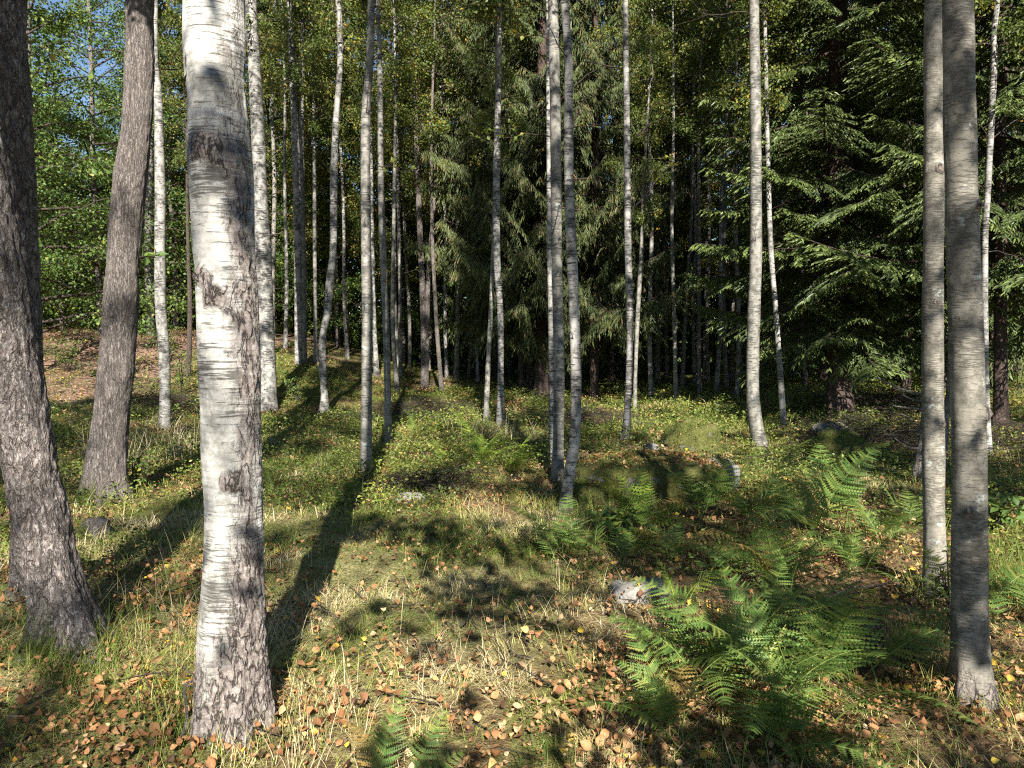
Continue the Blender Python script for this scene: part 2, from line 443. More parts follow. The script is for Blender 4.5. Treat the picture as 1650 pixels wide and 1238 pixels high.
def trunk_mesh(name, path, mat, seg=14, rings=60, flare=0.3, lobes=4, disp=0.0, rough=0.6, rough_side=0.0, rough_h=0.35,
               moss=0.3, seed=1, fine_to=None, style='plates', knots=()):
    """path rows: x, y, z, radius relative to the base of the tree (z=0 at the ground)"""
    if fine_to:
        dense = smooth_path(path, 800)
        zz = dense[:, 2]
        k = max(2, int(np.searchsorted(zz, fine_to)))
        lo = dense[:k][np.linspace(0, k - 1, int(rings * 0.88)).astype(int)] if k < rings else np.stack([np.interp(np.linspace(zz[0], fine_to, int(rings * 0.88)), zz, dense[:, c]) for c in range(4)], 1)
        hi = np.stack([np.interp(np.linspace(fine_to, zz[-1], rings - int(rings * 0.88) + 1)[1:], zz, dense[:, c]) for c in range(4)], 1)
        C = np.concatenate([lo, hi])
    else:
        C = smooth_path(path, rings)
    C[:, 3] = np.maximum(C[:, 3], 0.004)
    n = len(C)
    a = np.arange(seg) * 2 * np.pi / seg
    h = C[:, 2][:, None]
    ph = seed * 1.7
    fl = 1 + flare * np.exp(-np.maximum(h, -0.05) / 0.17) * (0.7 + 0.6 * np.cos(lobes * a[None] + ph) + 0.25 * np.cos((lobes + 2) * a[None] - ph))
    rad = C[:, 3][:, None] * fl
    ca, sa = np.cos(a)[None], np.sin(a)[None]
    hh = np.broadcast_to(h, rad.shape)
    # gentle swelling and lumps
    rad = rad * (1 + 0.10 * (fbm(ca * 1.3 + 5 + seed, sa * 1.3 + 0 * h, hh * 3.2, 31 + seed, 3) - 0.5) + 0.07 * (vnoise(0 * rad + seed, 0 * rad, hh * 5.0, seed) - 0.5))
    rr = rough * np.exp(-np.maximum(hh, 0) / rough_h) + 0.35 * (fbm(ca * 1.1 + seed * 3, sa * 1.1, hh * 1.7, seed, 3) - 0.5)
    if rough_side:
        side = np.clip(np.cos(a[None] - R(-28)), 0, 1) ** 3
        rr = rr + rough_side * side * (0.55 + 0.9 * fbm(ca + 2, sa, hh * 1.4, seed + 3, 3))
    for (kz, ka, ks) in knots:      # branch scars: (height, angle, size)
        da = np.angle(np.exp(1j * (a[None] - ka))) * C[:, 3][:, None]
        g = np.exp(-((da / ks) ** 2 + ((hh - kz) / (ks * 1.1)) ** 2))
        g2 = np.exp(-(((np.abs(da) - (kz - hh) * 0.9) / (ks * 0.30)) ** 2)) * (hh < kz) * np.exp(-np.maximum(kz - hh, 0) / (ks * 1.6))
        rr = rr + 1.0 * g + 0.8 * g2
        rad = rad + 0.022 * g + 0.006 * g2
    if disp > 0:
        px, py, pz = rad * ca, rad * sa, hh
        if style == 'plates':
            n1 = 1 - np.abs(2 * fbm(px * 22 + seed, py * 22, pz * 7, seed + 2, 3) - 1)
            n2 = fbm(px * 60, py * 60, pz * 40, seed + 4, 3)
            dd = (-(n1 ** 3) * 1.0 + n2 * 0.9)
            rad = rad + disp * dd
        else:
            w = np.clip(rr * 2 - 0.6, 0, 1)
            n1 = 1 - np.abs(2 * fbm(px * 26 + seed, py * 26, pz * 11, seed + 2, 3) - 1)
            n2 = fbm(px * 70, py * 70, pz * 45, seed + 4, 3)
            rad = rad + disp * w * (n2 * 1.4 - n1 ** 3) + disp * 0.15 * (n2 - 0.5)
    X = C[:, 0][:, None] + rad * ca; Y = C[:, 1][:, None] + rad * sa; Z = np.broadcast_to(h, X.shape)
    V = np.stack([X, Y, Z], -1).reshape(-1, 3)
    i = np.arange(n - 1)[:, None] * seg; j = np.arange(seg)[None]; j2 = (j + 1) % seg
    Q = np.stack([i + j, i + j2, i + seg + j2, i + seg + j], -1).reshape(-1, 4)
    V = np.concatenate([V, [C[-1, :3] + [0, 0, 0.01]]])
    top = (n - 1) * seg
    T = np.stack([top + np.arange(seg), top + (np.arange(seg) + 1) % seg, np.full(seg, n * seg)], 1)
    ms = moss * np.exp(-np.maximum(hh, 0) / 0.22) * (0.6 + 0.6 * (ca < 0.2))
    at = {'rough': np.append(np.clip(rr, -0.5, 1.5).ravel(), 0), 'moss': np.append(np.clip(ms, 0, 1).ravel(), 0)}
    return mesh_np(name, V, T, Q, at, True, [mat])

# ------------------------------------------------------------------ crowns
def limb_curve(p0, d, L, droop, n=6, wob=0.04, rng=None):
    t = np.linspace(0, 1, n)[:, None]
    P = p0 + d * L * t + np.array([0, 0, -droop * L]) * t ** 2
    if rng is not None: P[1:] += rng.normal(0, wob * L, (n - 1, 3)) * t[1:]
    return P

def crown_meshes(seed, z0, z1, rmax, nlimb, leaves, lsize, mat, up=(25, 55), flat=0.5, droop=0.25, spread=0.10, tint=(0.2, 0.9), wood=M_twig, profile='egg', trunk_r=0.06, clump=1.0):
    rng = np.random.default_rng(seed)
    W = Wood(); PP = []; DD = []; TT = []
    per = max(1, leaves // nlimb)
    for k in range(nlimb):
        u = (k + rng.random()) / nlimb
        z = z0 + (z1 - z0) * u * 0.93
        pr = {'egg': 0.45 + 1.1 * u * (1 - u) * 2 - 0.35 * u, 'tall': 0.95 - 0.6 * u, 'dome': 1.0 - 0.55 * u ** 2}[profile]
        L = rmax * max(0.2, pr) * rng.uniform(0.7, 1.15)
        az = k * 2.399 + rng.normal(0, 0.35)
        el = R(rng.uniform(*up)) * (0.6 + 0.6 * u)
        d = np.array([math.cos(az) * math.cos(el), math.sin(az) * math.cos(el), math.sin(el)])
        P = limb_curve(np.array([0, 0, z]), d, L, droop, 7, 0.035, rng)
        W.tube(P, np.linspace(0.010 + 0.010 * L, 0.004, 7), 4)
        nt = max(3, int(7 * L / 1.2 / clump))
        cl = rng.uniform(0.3, 1.7) if clump == 1.0 else rng.choice([0.15, 0.6, 1.4, 2.2])                   # clumpiness: some limbs carry more
        for q in range(nt):
            t = rng.uniform(0.22, 1.0)
            i = min(5, int(t * 6)); f = t * 6 - i
            b0 = P[i] * (1 - f) + P[i + 1] * f
            ta = norm(P[i + 1] - P[i])
            s = rng.choice([-1, 1]); an = R(rng.uniform(25, 75)) * s
            td = np.array([ta[0] * math.cos(an) - ta[1] * math.sin(an), ta[0] * math.sin(an) + ta[1] * math.cos(an), ta[2] * 0.5 + rng.normal(0, 0.22)])
            td = norm(td)
            tl = L * rng.uniform(0.18, 0.42) * (1.15 - 0.5 * t)
            TP = limb_curve(b0, td, tl, droop * 1.2, 4, 0.05, rng)
            W.tube(TP, np.linspace(0.005, 0.002, 4), 3)
            m = max(2, int(per * cl / nt))
            tt = rng.random(m) ** 0.8
            ii = np.minimum(2, (tt * 3).astype(int)); ff = (tt * 3 - ii)[:, None]
            pos = TP[ii] * (1 - ff) + TP[ii + 1] * ff + rng.normal(0, spread, (m, 3)) * np.array([1, 1, 1 - 0.6 * flat])
            PP.append(pos)
            dirs = td[None] * 0.6 + rng.normal(0, 0.6, (m, 3)); dirs[:, 2] -= 0.25
            DD.append(dirs)
            TT.append(np.clip(rng.normal(rng.uniform(*tint), 0.16, m), 0, 1))
    P = np.concatenate(PP); D = np.concatenate(DD); T = np.concatenate(TT)
    n = len(P)
    N = rng.normal(0, 1, (n, 3)) * (1 - flat * 0.75); N[:, 2] += 1.0 * flat + 0.3
    ls = lsize * rng.uniform(0.65, 1.25, n)
    V, Q, tn = diamonds(P, D, norm(N), ls, ls * 0.68, T)
    leaf = mesh_np('crown', V, quads=Q, attrs={'tint': tn}, mats=[mat])
    return leaf, W.mesh('branches', wood)

CROWN = {
    'birch': [crown_meshes(101 + i, 7.4, 15.5, 1.7, 34, 9500, 0.075, M_leaf_birch, (30, 60), 0.25, 0.45, 0.13, (0.2, 0.8)) for i in range(3)],
    'shade': [crown_meshes(151 + i, 2.9, 11.5, 3.0, 44, 5200, 0.135, M_leaf_birch, (10, 45), 0.6, 0.18, 0.11, (0.2, 0.8), clump=1.5) for i in range(3)],  # clumped large-leaf crowns shaped to throw dapples from the unseen added trees
    'olive': [crown_meshes(201 + i, 3.0, 15.5, 3.0, 52, 30000, 0.080, M_leaf_olive, (15, 50), 0.45, 0.2, 0.15, (0.15, 0.85)) for i in range(3)],
    'green': [crown_meshes(301 + i, 0.7, 10.5, 3.3, 54, 27000, 0.085, M_leaf_green, (10, 50), 0.5, 0.2, 0.17, (0.1, 0.75), profile='dome') for i in range(3)],
}

def spruce_branch(seed, L, hang, mat, step=0.06, width=0.020, sec_len=0.42, dens=1.0, upturn=0.22):
    """one spruce bough along +X: axis, side shoots, needle-bearing twigs"""
    rng = np.random.default_rng(seed)
    W = Wood()
    n = 10
    t = np.linspace(0, 1, n)
    ax = np.stack([L * t * 0.96, 0.04 * L * np.sin(t * 3 + seed), L * (-0.26 * t + upturn * t ** 2.4)], 1)
    W.tube(ax, np.linspace(0.008 + 0.006 * L, 0.003, n), 4)
    A, Bv, TN = [], [], []
    def along(P, t):
        s = t * (len(P) - 1); i = min(len(P) - 2, int(s)); f = s - i
        return P[i] * (1 - f) + P[i + 1] * f, norm(P[i + 1] - P[i])
    ns = int(L / 0.085 * dens)
    for k in range(ns):
        tt = 0.14 + 0.86 * (k + rng.random()) / ns
        if rng.random() < 0.12: continue
        p, ta = along(ax, tt)
        s = 1 if k % 2 else -1
        sl = L * sec_len * (1 - tt) ** 0.7 * (0.25 + min(1, tt * 3) * 0.75) * rng.uniform(0.6, 1.2) + 0.07
        an = R(rng.uniform(38, 66)) * s
        sd = norm(np.array([ta[0] * math.cos(an), math.sin(an), ta[2] * 0.6 - 0.08 - hang * rng.uniform(0.3, 0.8)]))
        m = 5
        q = np.linspace(0, 1, m)[:, None]
        SP = p + sd * sl * q + np.array([0, 0, -hang * sl * 0.8]) * q ** 2 + rng.normal(0, 0.012, (m, 3)) * q
        W.tube(SP, np.linspace(0.0035, 0.0015, m), 3)
        A.append(SP[:-1]); Bv.append(SP[1:]); TN.append(np.full(m - 1, rng.uniform(0.2, 0.5)))
        nt = max(2, int(sl / step))
        for j in range(nt):
            f = (j + rng.random()) / nt
            pp, tt2 = along(SP, f)
            for s2 in (-1, 1):
                if rng.random() < 0.15: continue
                tl = rng.uniform(0.05, 0.13) * (1.1 - 0.5 * f) * (1 + hang * 1.5)
                side = norm(np.cross(tt2, [0, 0, 1.0])) * s2
                dd = norm(tt2 * 0.75 + side * rng.uniform(0.45, 0.9) + np.array([0, 0, -0.12 - hang * rng.uniform(0.8, 2.4)]) + rng.normal(0, 0.10, 3))
                A.append(pp[None]); Bv.append((pp + dd * tl)[None]); TN.append(np.array([np.clip(rng.normal(0.45 + 0.3 * tt, 0.17), 0, 1)]))
    A = np.concatenate(A); Bv = np.concatenate(Bv); TN = np.concatenate(TN)
    ln = np.linalg.norm(Bv - A, axis=1)
    r1 = norm(rng.normal(0, 1, A.shape))
    V1, Q1, t1 = diamonds(A, Bv - A, r1, ln * 1.12, np.full(len(A), width) * rng.uniform(0.8, 1.3, len(A)), TN)
    V2, Q2, t2 = diamonds(A, Bv - A, np.cross(norm(Bv - A), r1), ln * 1.12, np.full(len(A), width) * rng.uniform(0.8, 1.3, len(A)), np.clip(TN + 0.1, 0, 1))
    nv = len(V1)
    WV = np.concatenate(W.v); WQ = np.concatenate(W.q)
    V = np.concatenate([V1, V2, WV]); Q = np.concatenate([Q1, Q2 + nv, WQ + 2 * nv])
    mi = np.concatenate([np.zeros(len(Q1) + len(Q2)), np.ones(len(WQ))])
    return mesh_np('branch', V, quads=Q, attrs={'tint': np.concatenate([t1, t2, np.zeros(len(WV))])}, mats=[mat, M_spruce], mat_idx=mi)

SP_DARK = {s: [spruce_branch(400 + i + int(s * 10), s, 0.22, M_needle, 0.045, 0.024, 0.46, 1.5) for i in range(3)] for s in (1.3, 2.2, 3.0)}
SP_HANG = {s: [spruce_branch(500 + i + int(s * 10), s, 0.75, M_needle_olive, 0.042, 0.020, 0.36, 1.5, 0.30) for i in range(3)] for s in (1.3, 2.2, 3.0)}

def spruce_crown_joined(seed, H, z0, rmax, kind):
    """whole crown in one mesh for far-off spruces"""
    rng = np.random.default_rng(seed)
    VV, QQ, TT, n = [], [], [], 0
    nb = 60
    for k in range(nb):
        u = ((k + rng.random()) / nb) ** 0.9
        z = z0 + (H - z0) * u
        L = rmax * (1 - u) ** 0.75 * rng.uniform(0.7, 1.15) + 0.25
        me = kind[2.2][k % 3]
        nv = len(me.vertices)
        v = np.empty(nv * 3, np.float32); me.vertices.foreach_get('co', v); v = v.reshape(-1, 3)
        npoly = len(me.polygons)
        q = np.empty(npoly * 4, np.int32); me.loops.foreach_get('vertex_index', q); q = q.reshape(-1, 4)
        mi = np.empty(npoly, np.int32); me.polygons.foreach_get('material_index', mi)
        q = q[mi == 0]; keep = rng.random(len(q)) < 0.32; q = q[keep]
        t = np.empty(nv, np.float32); me.attributes['tint'].data.foreach_get('value', t)
        us = q.ravel(); v = v[us]; t = t[us]
        q = np.arange(len(us)).reshape(-1, 4)
        c = v.reshape(-1, 4, 3).mean(1, keepdims=True)
        v = (c * (L / 2.2) + (v.reshape(-1, 4, 3) - c) * 1.55).reshape(-1, 3)
        az = k * 2.399 + rng.normal(0, 0.3); ca, sa = math.cos(az), math.sin(az)
        tilt = R(rng.uniform(-6, 6) + 22 * (u - 0.35))
        x = v[:, 0] * math.cos(tilt) - v[:, 2] * math.sin(tilt); zz = v[:, 0] * math.sin(tilt) + v[:, 2] * math.cos(tilt)
        VV.append(np.stack([x * ca - v[:, 1] * sa, x * sa + v[:, 1] * ca, zz + z], 1)); QQ.append(q + n); TT.append(t); n += len(v)
    return mesh_np('crown', np.concatenate(VV), quads=np.concatenate(QQ), attrs={'tint': np.concatenate(TT)}, mats=[kind[2.2][0].materials[0]])
FAR_SPRUCE = [spruce_crown_joined(601, 17, 1.0, 2.6, SP_DARK), spruce_crown_joined(602, 18, 1.6, 2.4, SP_HANG)]

def add_crown(tree, kind, path, H, var, scale=1.0, z_shift=0.0, rz=None):
    leaf, wood = CROWN[kind][var % 3]
    mid = path[-1]
    for nm, me in (('branches', wood), ('crown', leaf)):
        c = obj(nm, me, tree, (mid[0], mid[1], z_shift), (0, 0, rz if rz is not None else var * 1.9), (scale * 0.9, scale * 0.9, scale))
        c['kind'] = 'stuff'

# ------------------------------------------------------------------ the trees of the photograph
def tree_path(pix, H, lean=None, seed=0, depth=None, base_override=None):
    """pix: (x, y, width) in photo pixels from the base upwards; continues above the frame up to height H"""
    rng = np.random.default_rng(seed)
    bx, by, bw = pix[0]
    base = ground_at(bx, by) if depth is None else at_depth(bx, by, depth)
    Y = base.y
    if depth is not None: base.z = gz1(base.x, base.y)
    k = px_size(Y)
    rows = []
    for (x, y, w) in pix:
        p = at_depth(x, y, Y)
        rows.append([p.x - base.x, 0.0, p.z - base.z, w * k / 2])
    rows[0][2] = 0.0
    rows = [r for i, r in enumerate(rows) if i == 0 or r[2] > rows[i - 1][2] + 1e-4]
    zt = rows[-1][2]
    if H > zt + 0.6:
        r0 = rows[-1][3]
        dx = (rows[-1][0] - rows[-2][0]) / max(0.3, rows[-1][2] - rows[-2][2])
        dx = max(-0.07, min(0.07, dx))
        m = 4
        for q in range(1, m + 1):
            z = zt + (H - zt) * q / m
            rows.append([rows[-1][0] + dx * (H - zt) / m * (0.6 ** q) + rng.normal(0, 0.05), rows[-1][1] + rng.normal(0, 0.08), z, max(0.008, r0 * (1 - 0.93 * q / m))])
    first = [rows[0][0], 0.0, -0.35, rows[0][3] * 1.02]
    return base, np.array([first] + rows)

def main_tree(name, label, pix, mat, H=14.0, crown='birch', var=0, group=None, cs=None, cz=0.0, depth=None, cat='tree', seed=1, **kw):
    base, path = tree_path(pix, H, seed=seed, depth=depth)
    t = empty(name, base, label, cat, group)
    obj('trunk', trunk_mesh('trunk', path, mat, seed=seed, **kw), t)
    if crown:
        i = np.searchsorted(path[:, 2], H * 0.7)
        pm = path[min(i, len(path) - 1)]
        add_crown(t, crown, [pm], H, var, cs if cs else H / 15.0, cz)
    return t, base, path

TREES = {}
BIRCH_G = 'birches standing in the glade'
# big pale birch in the foreground
TREES['F'] = main_tree('birch_tree', 'thick white birch in front with dark branch scars and a rough brown foot',
    [(374, 1165, 106), (374, 1120, 103), (373, 1050, 102), (375, 960, 99), (377, 830, 91), (374, 740, 93), (370, 600, 93), (366, 460, 94), (361, 400, 96), (358, 300, 95), (352, 200, 91), (346, 100, 87), (345, 0, 90)],
    M_birch_big, 15, 'birch', 0, BIRCH_G, seed=3, seg=150, rings=360, fine_to=3.3, flare=0.30, lobes=5, disp=0.012, rough=1.05, rough_h=0.42, rough_side=0.62,
    moss=0.25, style='birch', knots=((2.20, R(-98), 0.055), (1.74, R(-118), 0.045), (1.66, R(-95), 0.035), (0.98, R(-75), 0.03)))
# forked rough trunk at the left edge
TREES['A'] = main_tree('leaning_tree', 'rough scaly grey-brown trunk leaning left with mossy root, at the left edge',
    [(108, 1028, 100), (104, 990, 88), (90, 940, 80), (74, 880, 80), (58, 790, 78), (42, 700, 76), (17, 560, 80), (-10, 420, 90), (-35, 280, 90), (-75, 0, 86)],
    M_rough, 14, 'birch', 1, None, seed=5, seg=120, rings=300, fine_to=3.6, flare=0.50, lobes=4, disp=0.018, rough=1.0, rough_h=99, moss=0.9)
TREES['A2'] = main_tree('leaning_tree', 'darker rough trunk close behind the leaning scaly trunk, at the left edge',
    [(50, 985, 52), (47, 900, 50), (44, 760, 52), (40, 600, 54), (27, 420, 62), (16, 200, 64), (6, 0, 62)],
    M_rough, 13, 'birch', 2, None, seed=6, depth=4.05, seg=80, rings=220, fine_to=4.0, flare=0.2, disp=0.012, rough=1.0, rough_h=99, moss=0.5)
TREES['B'] = main_tree('leaning_tree', 'furrowed grey-brown trunk leaning right with moss at its foot, left of the thick white birch',
    [(166, 800, 66), (168, 770, 60), (172, 730, 57), (177, 690, 55), (190, 560, 53), (200, 400, 49), (211, 280, 49), (221, 200, 44), (225, 100, 43), (225, 0, 40)],
    M_rough2, 15, 'birch', 0, None, seed=7, seg=90, rings=260, fine_to=5.2, flare=0.35, lobes=3, disp=0.010, rough=1.0, rough_h=99, moss=1.0)
# slender birches
def birch(key, label, pix, mat=None, **kw):
    a = dict(H=13.5, crown='birch', group=BIRCH_G, seg=20, rings=110, fine_to=None, flare=0.22, rough=0.6, rough_h=0.25, moss=0.25)
    a.update(kw)
    nm = a.pop('name', 'birch_tree')
    TREES[key] = main_tree(nm, label, pix, mat or M_birch, **a)
birch('C', 'slender pale birch between the furrowed leaning trunk and the thick white birch',
    [(265, 692, 18), (266, 640, 17), (264, 560, 17), (259, 500, 17), (258, 420, 17), (258, 300, 16), (255, 160, 13), (250, 100, 10), (250, 0, 9)], seed=11, var=1)
birch('G', 'mottled pale birch just right of the thick white birch, dark higher up',
    [(432, 655, 30), (431, 600, 27), (429, 560, 27), (424, 400, 24), (419, 300, 22), (415, 200, 21), (404, 0, 17)], seed=12, var=2, depth=14.5)
birch('H', 'bluish white twin birch stem behind, first of a close pair',
    [(482, 632, 13), (481, 560, 12), (480, 420, 12), (477, 250, 12), (470, 100, 9), (466, 0, 8)], seed=13, var=0, depth=19.0)
birch('H2', 'thin pale twin birch stem just right of the bluish white one',
    [(491, 622, 9), (490, 560, 9), (489, 420, 9), (486, 250, 8), (488, 0, 6)], M_birch_grey, seed=14, var=1, depth=19.6)
birch('J', 'bright white birch with a crooked bend in its lower stem',
    [(521, 668, 17), (523, 640, 12), (520, 600, 12), (520, 545, 11), (528, 500, 12), (532, 450, 13), (537, 400, 11), (538, 300, 12), (541, 200, 10), (548, 100, 9), (545, 0, 9)], seed=15, var=2)
birch('K', 'straight grey mottled birch with its foot beside the dark trunk shadow',
    [(590, 765, 19), (590, 700, 18), (591, 600, 17), (591, 500, 16), (590, 400, 16), (589, 200, 15), (596, 100, 12), (598, 0, 11)], M_birch_grey, seed=16, var=0, H=12.5)
birch('L', 'thin grey birch just right of the straight mottled birch',
    [(627, 712, 13), (626, 700, 12), (624, 600, 11), (621, 500, 11), (617, 400, 11), (614, 300, 10), (612, 100, 8), (609, 0, 6)], M_birch_grey, seed=17, var=1)
birch('P', 'white birch of the close pair in mid glade, wavy with a forked top',
    [(806, 690, 13), (807, 600, 10), (806, 500, 10), (801, 420, 11), (800, 300, 12), (803, 150, 9), (805, 0, 8)], seed=18, var=2)
birch('P2', 'thinner leaning birch of the close pair in mid glade',
    [(783, 680, 9), (786, 600, 8), (791, 500, 7), (794, 420, 6), (797, 300, 5), (800, 100, 4)], M_birch_grey, seed=19, var=0, H=9)
birch('Q1', 'pale grey-tan birch standing behind the crooked foot of its neighbour',
    [(898, 772, 20), (900, 700, 18), (901, 600, 17), (899, 500, 17), (897, 400, 17), (895, 200, 17), (891, 0, 16)], M_birch_grey, seed=20, var=1)
birch('Q1b', 'thin straight pale stem touching the left side of the pale grey-tan birch',
    [(889, 745, 9), (888, 600, 8), (887, 500, 8), (885, 400, 8), (884, 200, 7), (883, 0, 6)], M_birch, seed=21, var=2, depth=8.9)
birch('Q2', 'bright white birch in mid glade with a crooked foot',
    [(911, 826, 19), (913, 795, 18), (920, 750, 18), (927, 700, 17), (928, 600, 17), (925, 500, 17), (921, 400, 17), (917, 300, 15), (916, 200, 15), (916, 100, 13), (910, 0, 13)], seed=22, var=0, H=12)
birch('R', 'white spotted birch standing left of the mossy boulders',
    [(1008, 708, 15), (1010, 680, 12), (1014, 600, 11), (1015, 500, 11), (1012, 400, 11), (1010, 200, 10), (1008, 0, 8)], seed=23, var=1)
birch('R2', 'thin grey sapling stem leaning right behind the white spotted birch',
    [(1023, 648, 7), (1024, 600, 6), (1028, 500, 7), (1034, 400, 7), (1037, 300, 5), (1046, 150, 3)], M_birch_grey, seed=24, var=2, H=8, depth=15.5)
birch('S', 'grey-white birch curving at its foot, right of the mossy boulders',
    [(1226, 724, 25), (1219, 690, 23), (1213, 640, 21), (1213, 580, 20), (1215, 500, 20), (1218, 400, 19), (1218, 300, 18), (1217, 150, 17), (1215, 0, 15)], M_birch_grey, seed=25, var=0)
birch('T', 'thin slanting pale birch between the curved birch and the big spruce',
    [(1263, 692, 10), (1257, 600, 9), (1250, 500, 8), (1242, 400, 8), (1237, 250, 7), (1234, 100, 6), (1232, 0, 5)], seed=26, var=1, H=10)
birch('V1', 'smooth grey trunk with pale lichen patches, left and farther of the right-hand pair',
    [(1508, 968, 37), (1507, 920, 34), (1505, 820, 33), (1504, 700, 33), (1503, 600, 31), (1503, 500, 31), (1504, 400, 29), (1505, 200, 29), (1506, 0, 27)], M_alder, seed=27, var=2,
    name='alder_tree', group='smooth grey trunks at the right edge', seg=64, rings=200, fine_to=4.2, disp=0.004, style='birch', rough=0.25, knots=((1.05, R(-70), 0.022), (1.75, R(-110), 0.02), (2.5, R(-85), 0.025)))
birch('V2', 'smooth silvery trunk with fine cross lines, right and nearer of the right-hand pair',
    [(1566, 1132, 62), (1564, 1080, 56), (1562, 1000, 54), (1562, 850, 52), (1562, 750, 50), (1558, 600, 51), (1552, 400, 47), (1547, 200, 45), (1543, 0, 43)], M_alder, seed=28, var=1,
    name='alder_tree', group='smooth grey trunks at the right edge', seg=100, rings=260, fine_to=3.4, disp=0.006, style='birch', rough=1.15, rough_h=0.15, knots=((0.85, R(-120), 0.02), (1.25, R(-40), 0.03), (2.1, R(-60), 0.02)))
birch('V3', 'thin crooked pale stem behind the silvery trunk at the right edge',
    [(1593, 735, 12), (1592, 700, 10), (1588, 600, 10), (1587, 400, 9), (1592, 300, 9), (1602, 100, 9), (1601, 60, 8), (1607, 0, 8)], seed=29, var=0, H=10)
birch('D', 'dark slim trunk behind the slender pale birch on the rise',
    [(244, 575, 13), (241, 500, 12), (239, 400, 12), (242, 200, 9), (240, 0, 8)], M_birch_grey, seed=30, var=1, depth=20.0)
birch('E', 'very thin bare stem just left of the thick white birch',
    [(303, 632, 9), (305, 560, 8), (306, 480, 7), (303, 400, 5), (301, 250, 4), (300, 60, 3)], M_twig, seed=31, var=2, H=9, name='young_tree', depth=16.0)
birch('I', 'thin dark stem between the bluish twin birch and the crooked white birch',
    [(509, 618, 7), (508, 500, 6), (507, 380, 6), (506, 200, 5), (502, 0, 4)], M_birch_grey, seed=32, var=0, H=12, depth=20.5)
birch('M', 'thin sunlit stem behind the straight mottled birch',
    [(607, 602, 9), (603, 520, 7), (600, 400, 6), (598, 250, 5), (594, 50, 4)], M_birch, seed=33, var=1, H=12, depth=21.0, name='young_tree')
birch('N', 'tan stem forking low down in the background shade, left of the spruces',
    [(684, 612, 12), (683, 540, 10), (681, 470, 10), (677, 380, 9), (672, 250, 8), (668, 100, 6)], M_rough2, seed=34, var=2, H=11, depth=20.0, name='young_tree')
birch('N2', 'slim fork stem rising right beside the tan forking stem',
    [(686, 520, 8), (690, 450, 7), (696, 370, 6), (703, 290, 4)], M_rough2, seed=35, crown=None, H=3, depth=20.02, name='young_tree')
birch('O', 'thin pale broken-lit stem left of the tan forking stem',
    [(645, 592, 7), (645, 500, 6), (644, 420, 6), (640, 250, 5), (636, 50, 4)], M_birch, seed=36, var=0, H=12, depth=22.0, name='young_tree')

# spruces
def spruce(name, label, pix, H, z0, lmax, kind, nb, group, seed, depth=None, top_prof=0.8, mat=M_spruce):
    base, path = tree_path(pix, H, seed=seed, depth=depth)
    t = empty(name, base, label, 'spruce', group)
    obj('trunk', trunk_mesh('trunk', path, mat, seg=24, rings=90, seed=seed, flare=0.35, lobes=5, disp=0.01, rough=1.0, rough_h=99, moss=0.4), t)
    rng = np.random.default_rng(seed)
    for k in range(nb):
        u = (k + rng.random()) / nb
        z = z0 + (H - z0) * u
        L = lmax * (1 - u) ** top_prof * rng.uniform(0.5, 1.2) + 0.3
        s = min(kind.keys(), key=lambda q: abs(q - L))
        px = np.interp(z, path[:, 2], path[:, 0]); py = np.interp(z, path[:, 2], path[:, 1])
        az = k * 2.399 + rng.normal(0, 0.35)
        sc = L / s
        obj('branch', kind[s][rng.integers(3)], t, (px, py, z), (rng.normal(0, 0.12), R(rng.uniform(-14, 14) - 22 * (u - 0.25)), az), sc)
    return t
SG = 'spruces at the edge of the glade'
spruce('spruce_tree', 'big dark green spruce with a thick reddish trunk, right of the slanting birch',
       [(1354, 676, 44), (1353, 640, 40), (1353, 580, 36), (1352, 300, 32), (1351, 0, 26)], 19, 1.5, 2.7, SP_DARK, 260, SG, 41)
spruce('spruce_tree', 'dark spruce with a slim brown trunk at the right edge behind the crooked pale stem',
       [(1612, 688, 22), (1612, 600, 20), (1612, 400, 18), (1612, 0, 14)], 17, 2.2, 2.8, SP_DARK, 190, SG, 42)
spruce('spruce_tree', 'thick-trunked spruce with hanging olive boughs in the middle, nearest of its clump',
       [(872, 640, 24), (873, 600, 21), (874, 400, 18), (874, 0, 14)], 19, 2.2, 2.9, SP_HANG, 150, SG, 43, depth=19.5)
spruce('spruce_tree', 'slim dark spruce trunk in the middle clump, left of the thick one',
       [(854, 640, 13), (855, 400, 11), (856, 0, 9)], 18, 2.8, 2.6, SP_HANG, 100, SG, 44, depth=20.5)
spruce('spruce_tree', 'thinnest dark spruce trunk at the left of the middle clump, boughs spreading left',
       [(840, 638, 9), (838, 400, 9), (830, 0, 7)], 17, 2.6, 3.1, SP_HANG, 130, SG, 45, depth=20.0)
spruce('spruce_tree', 'spruce with low drooping boughs and short reddish trunk right of the white mid-glade birch',
       [(958, 628, 14), (958, 500, 12), (960, 0, 9)], 17, 1.8, 2.7, SP_HANG, 130, SG, 46, depth=19.6)
spruce('spruce_tree', 'dark spruce half hidden behind the big spruce on its right',
       [(1460, 640, 16), (1460, 300, 14), (1460, 0, 10)], 17, 2.0, 2.9, SP_DARK, 120, SG, 48, depth=17.5)

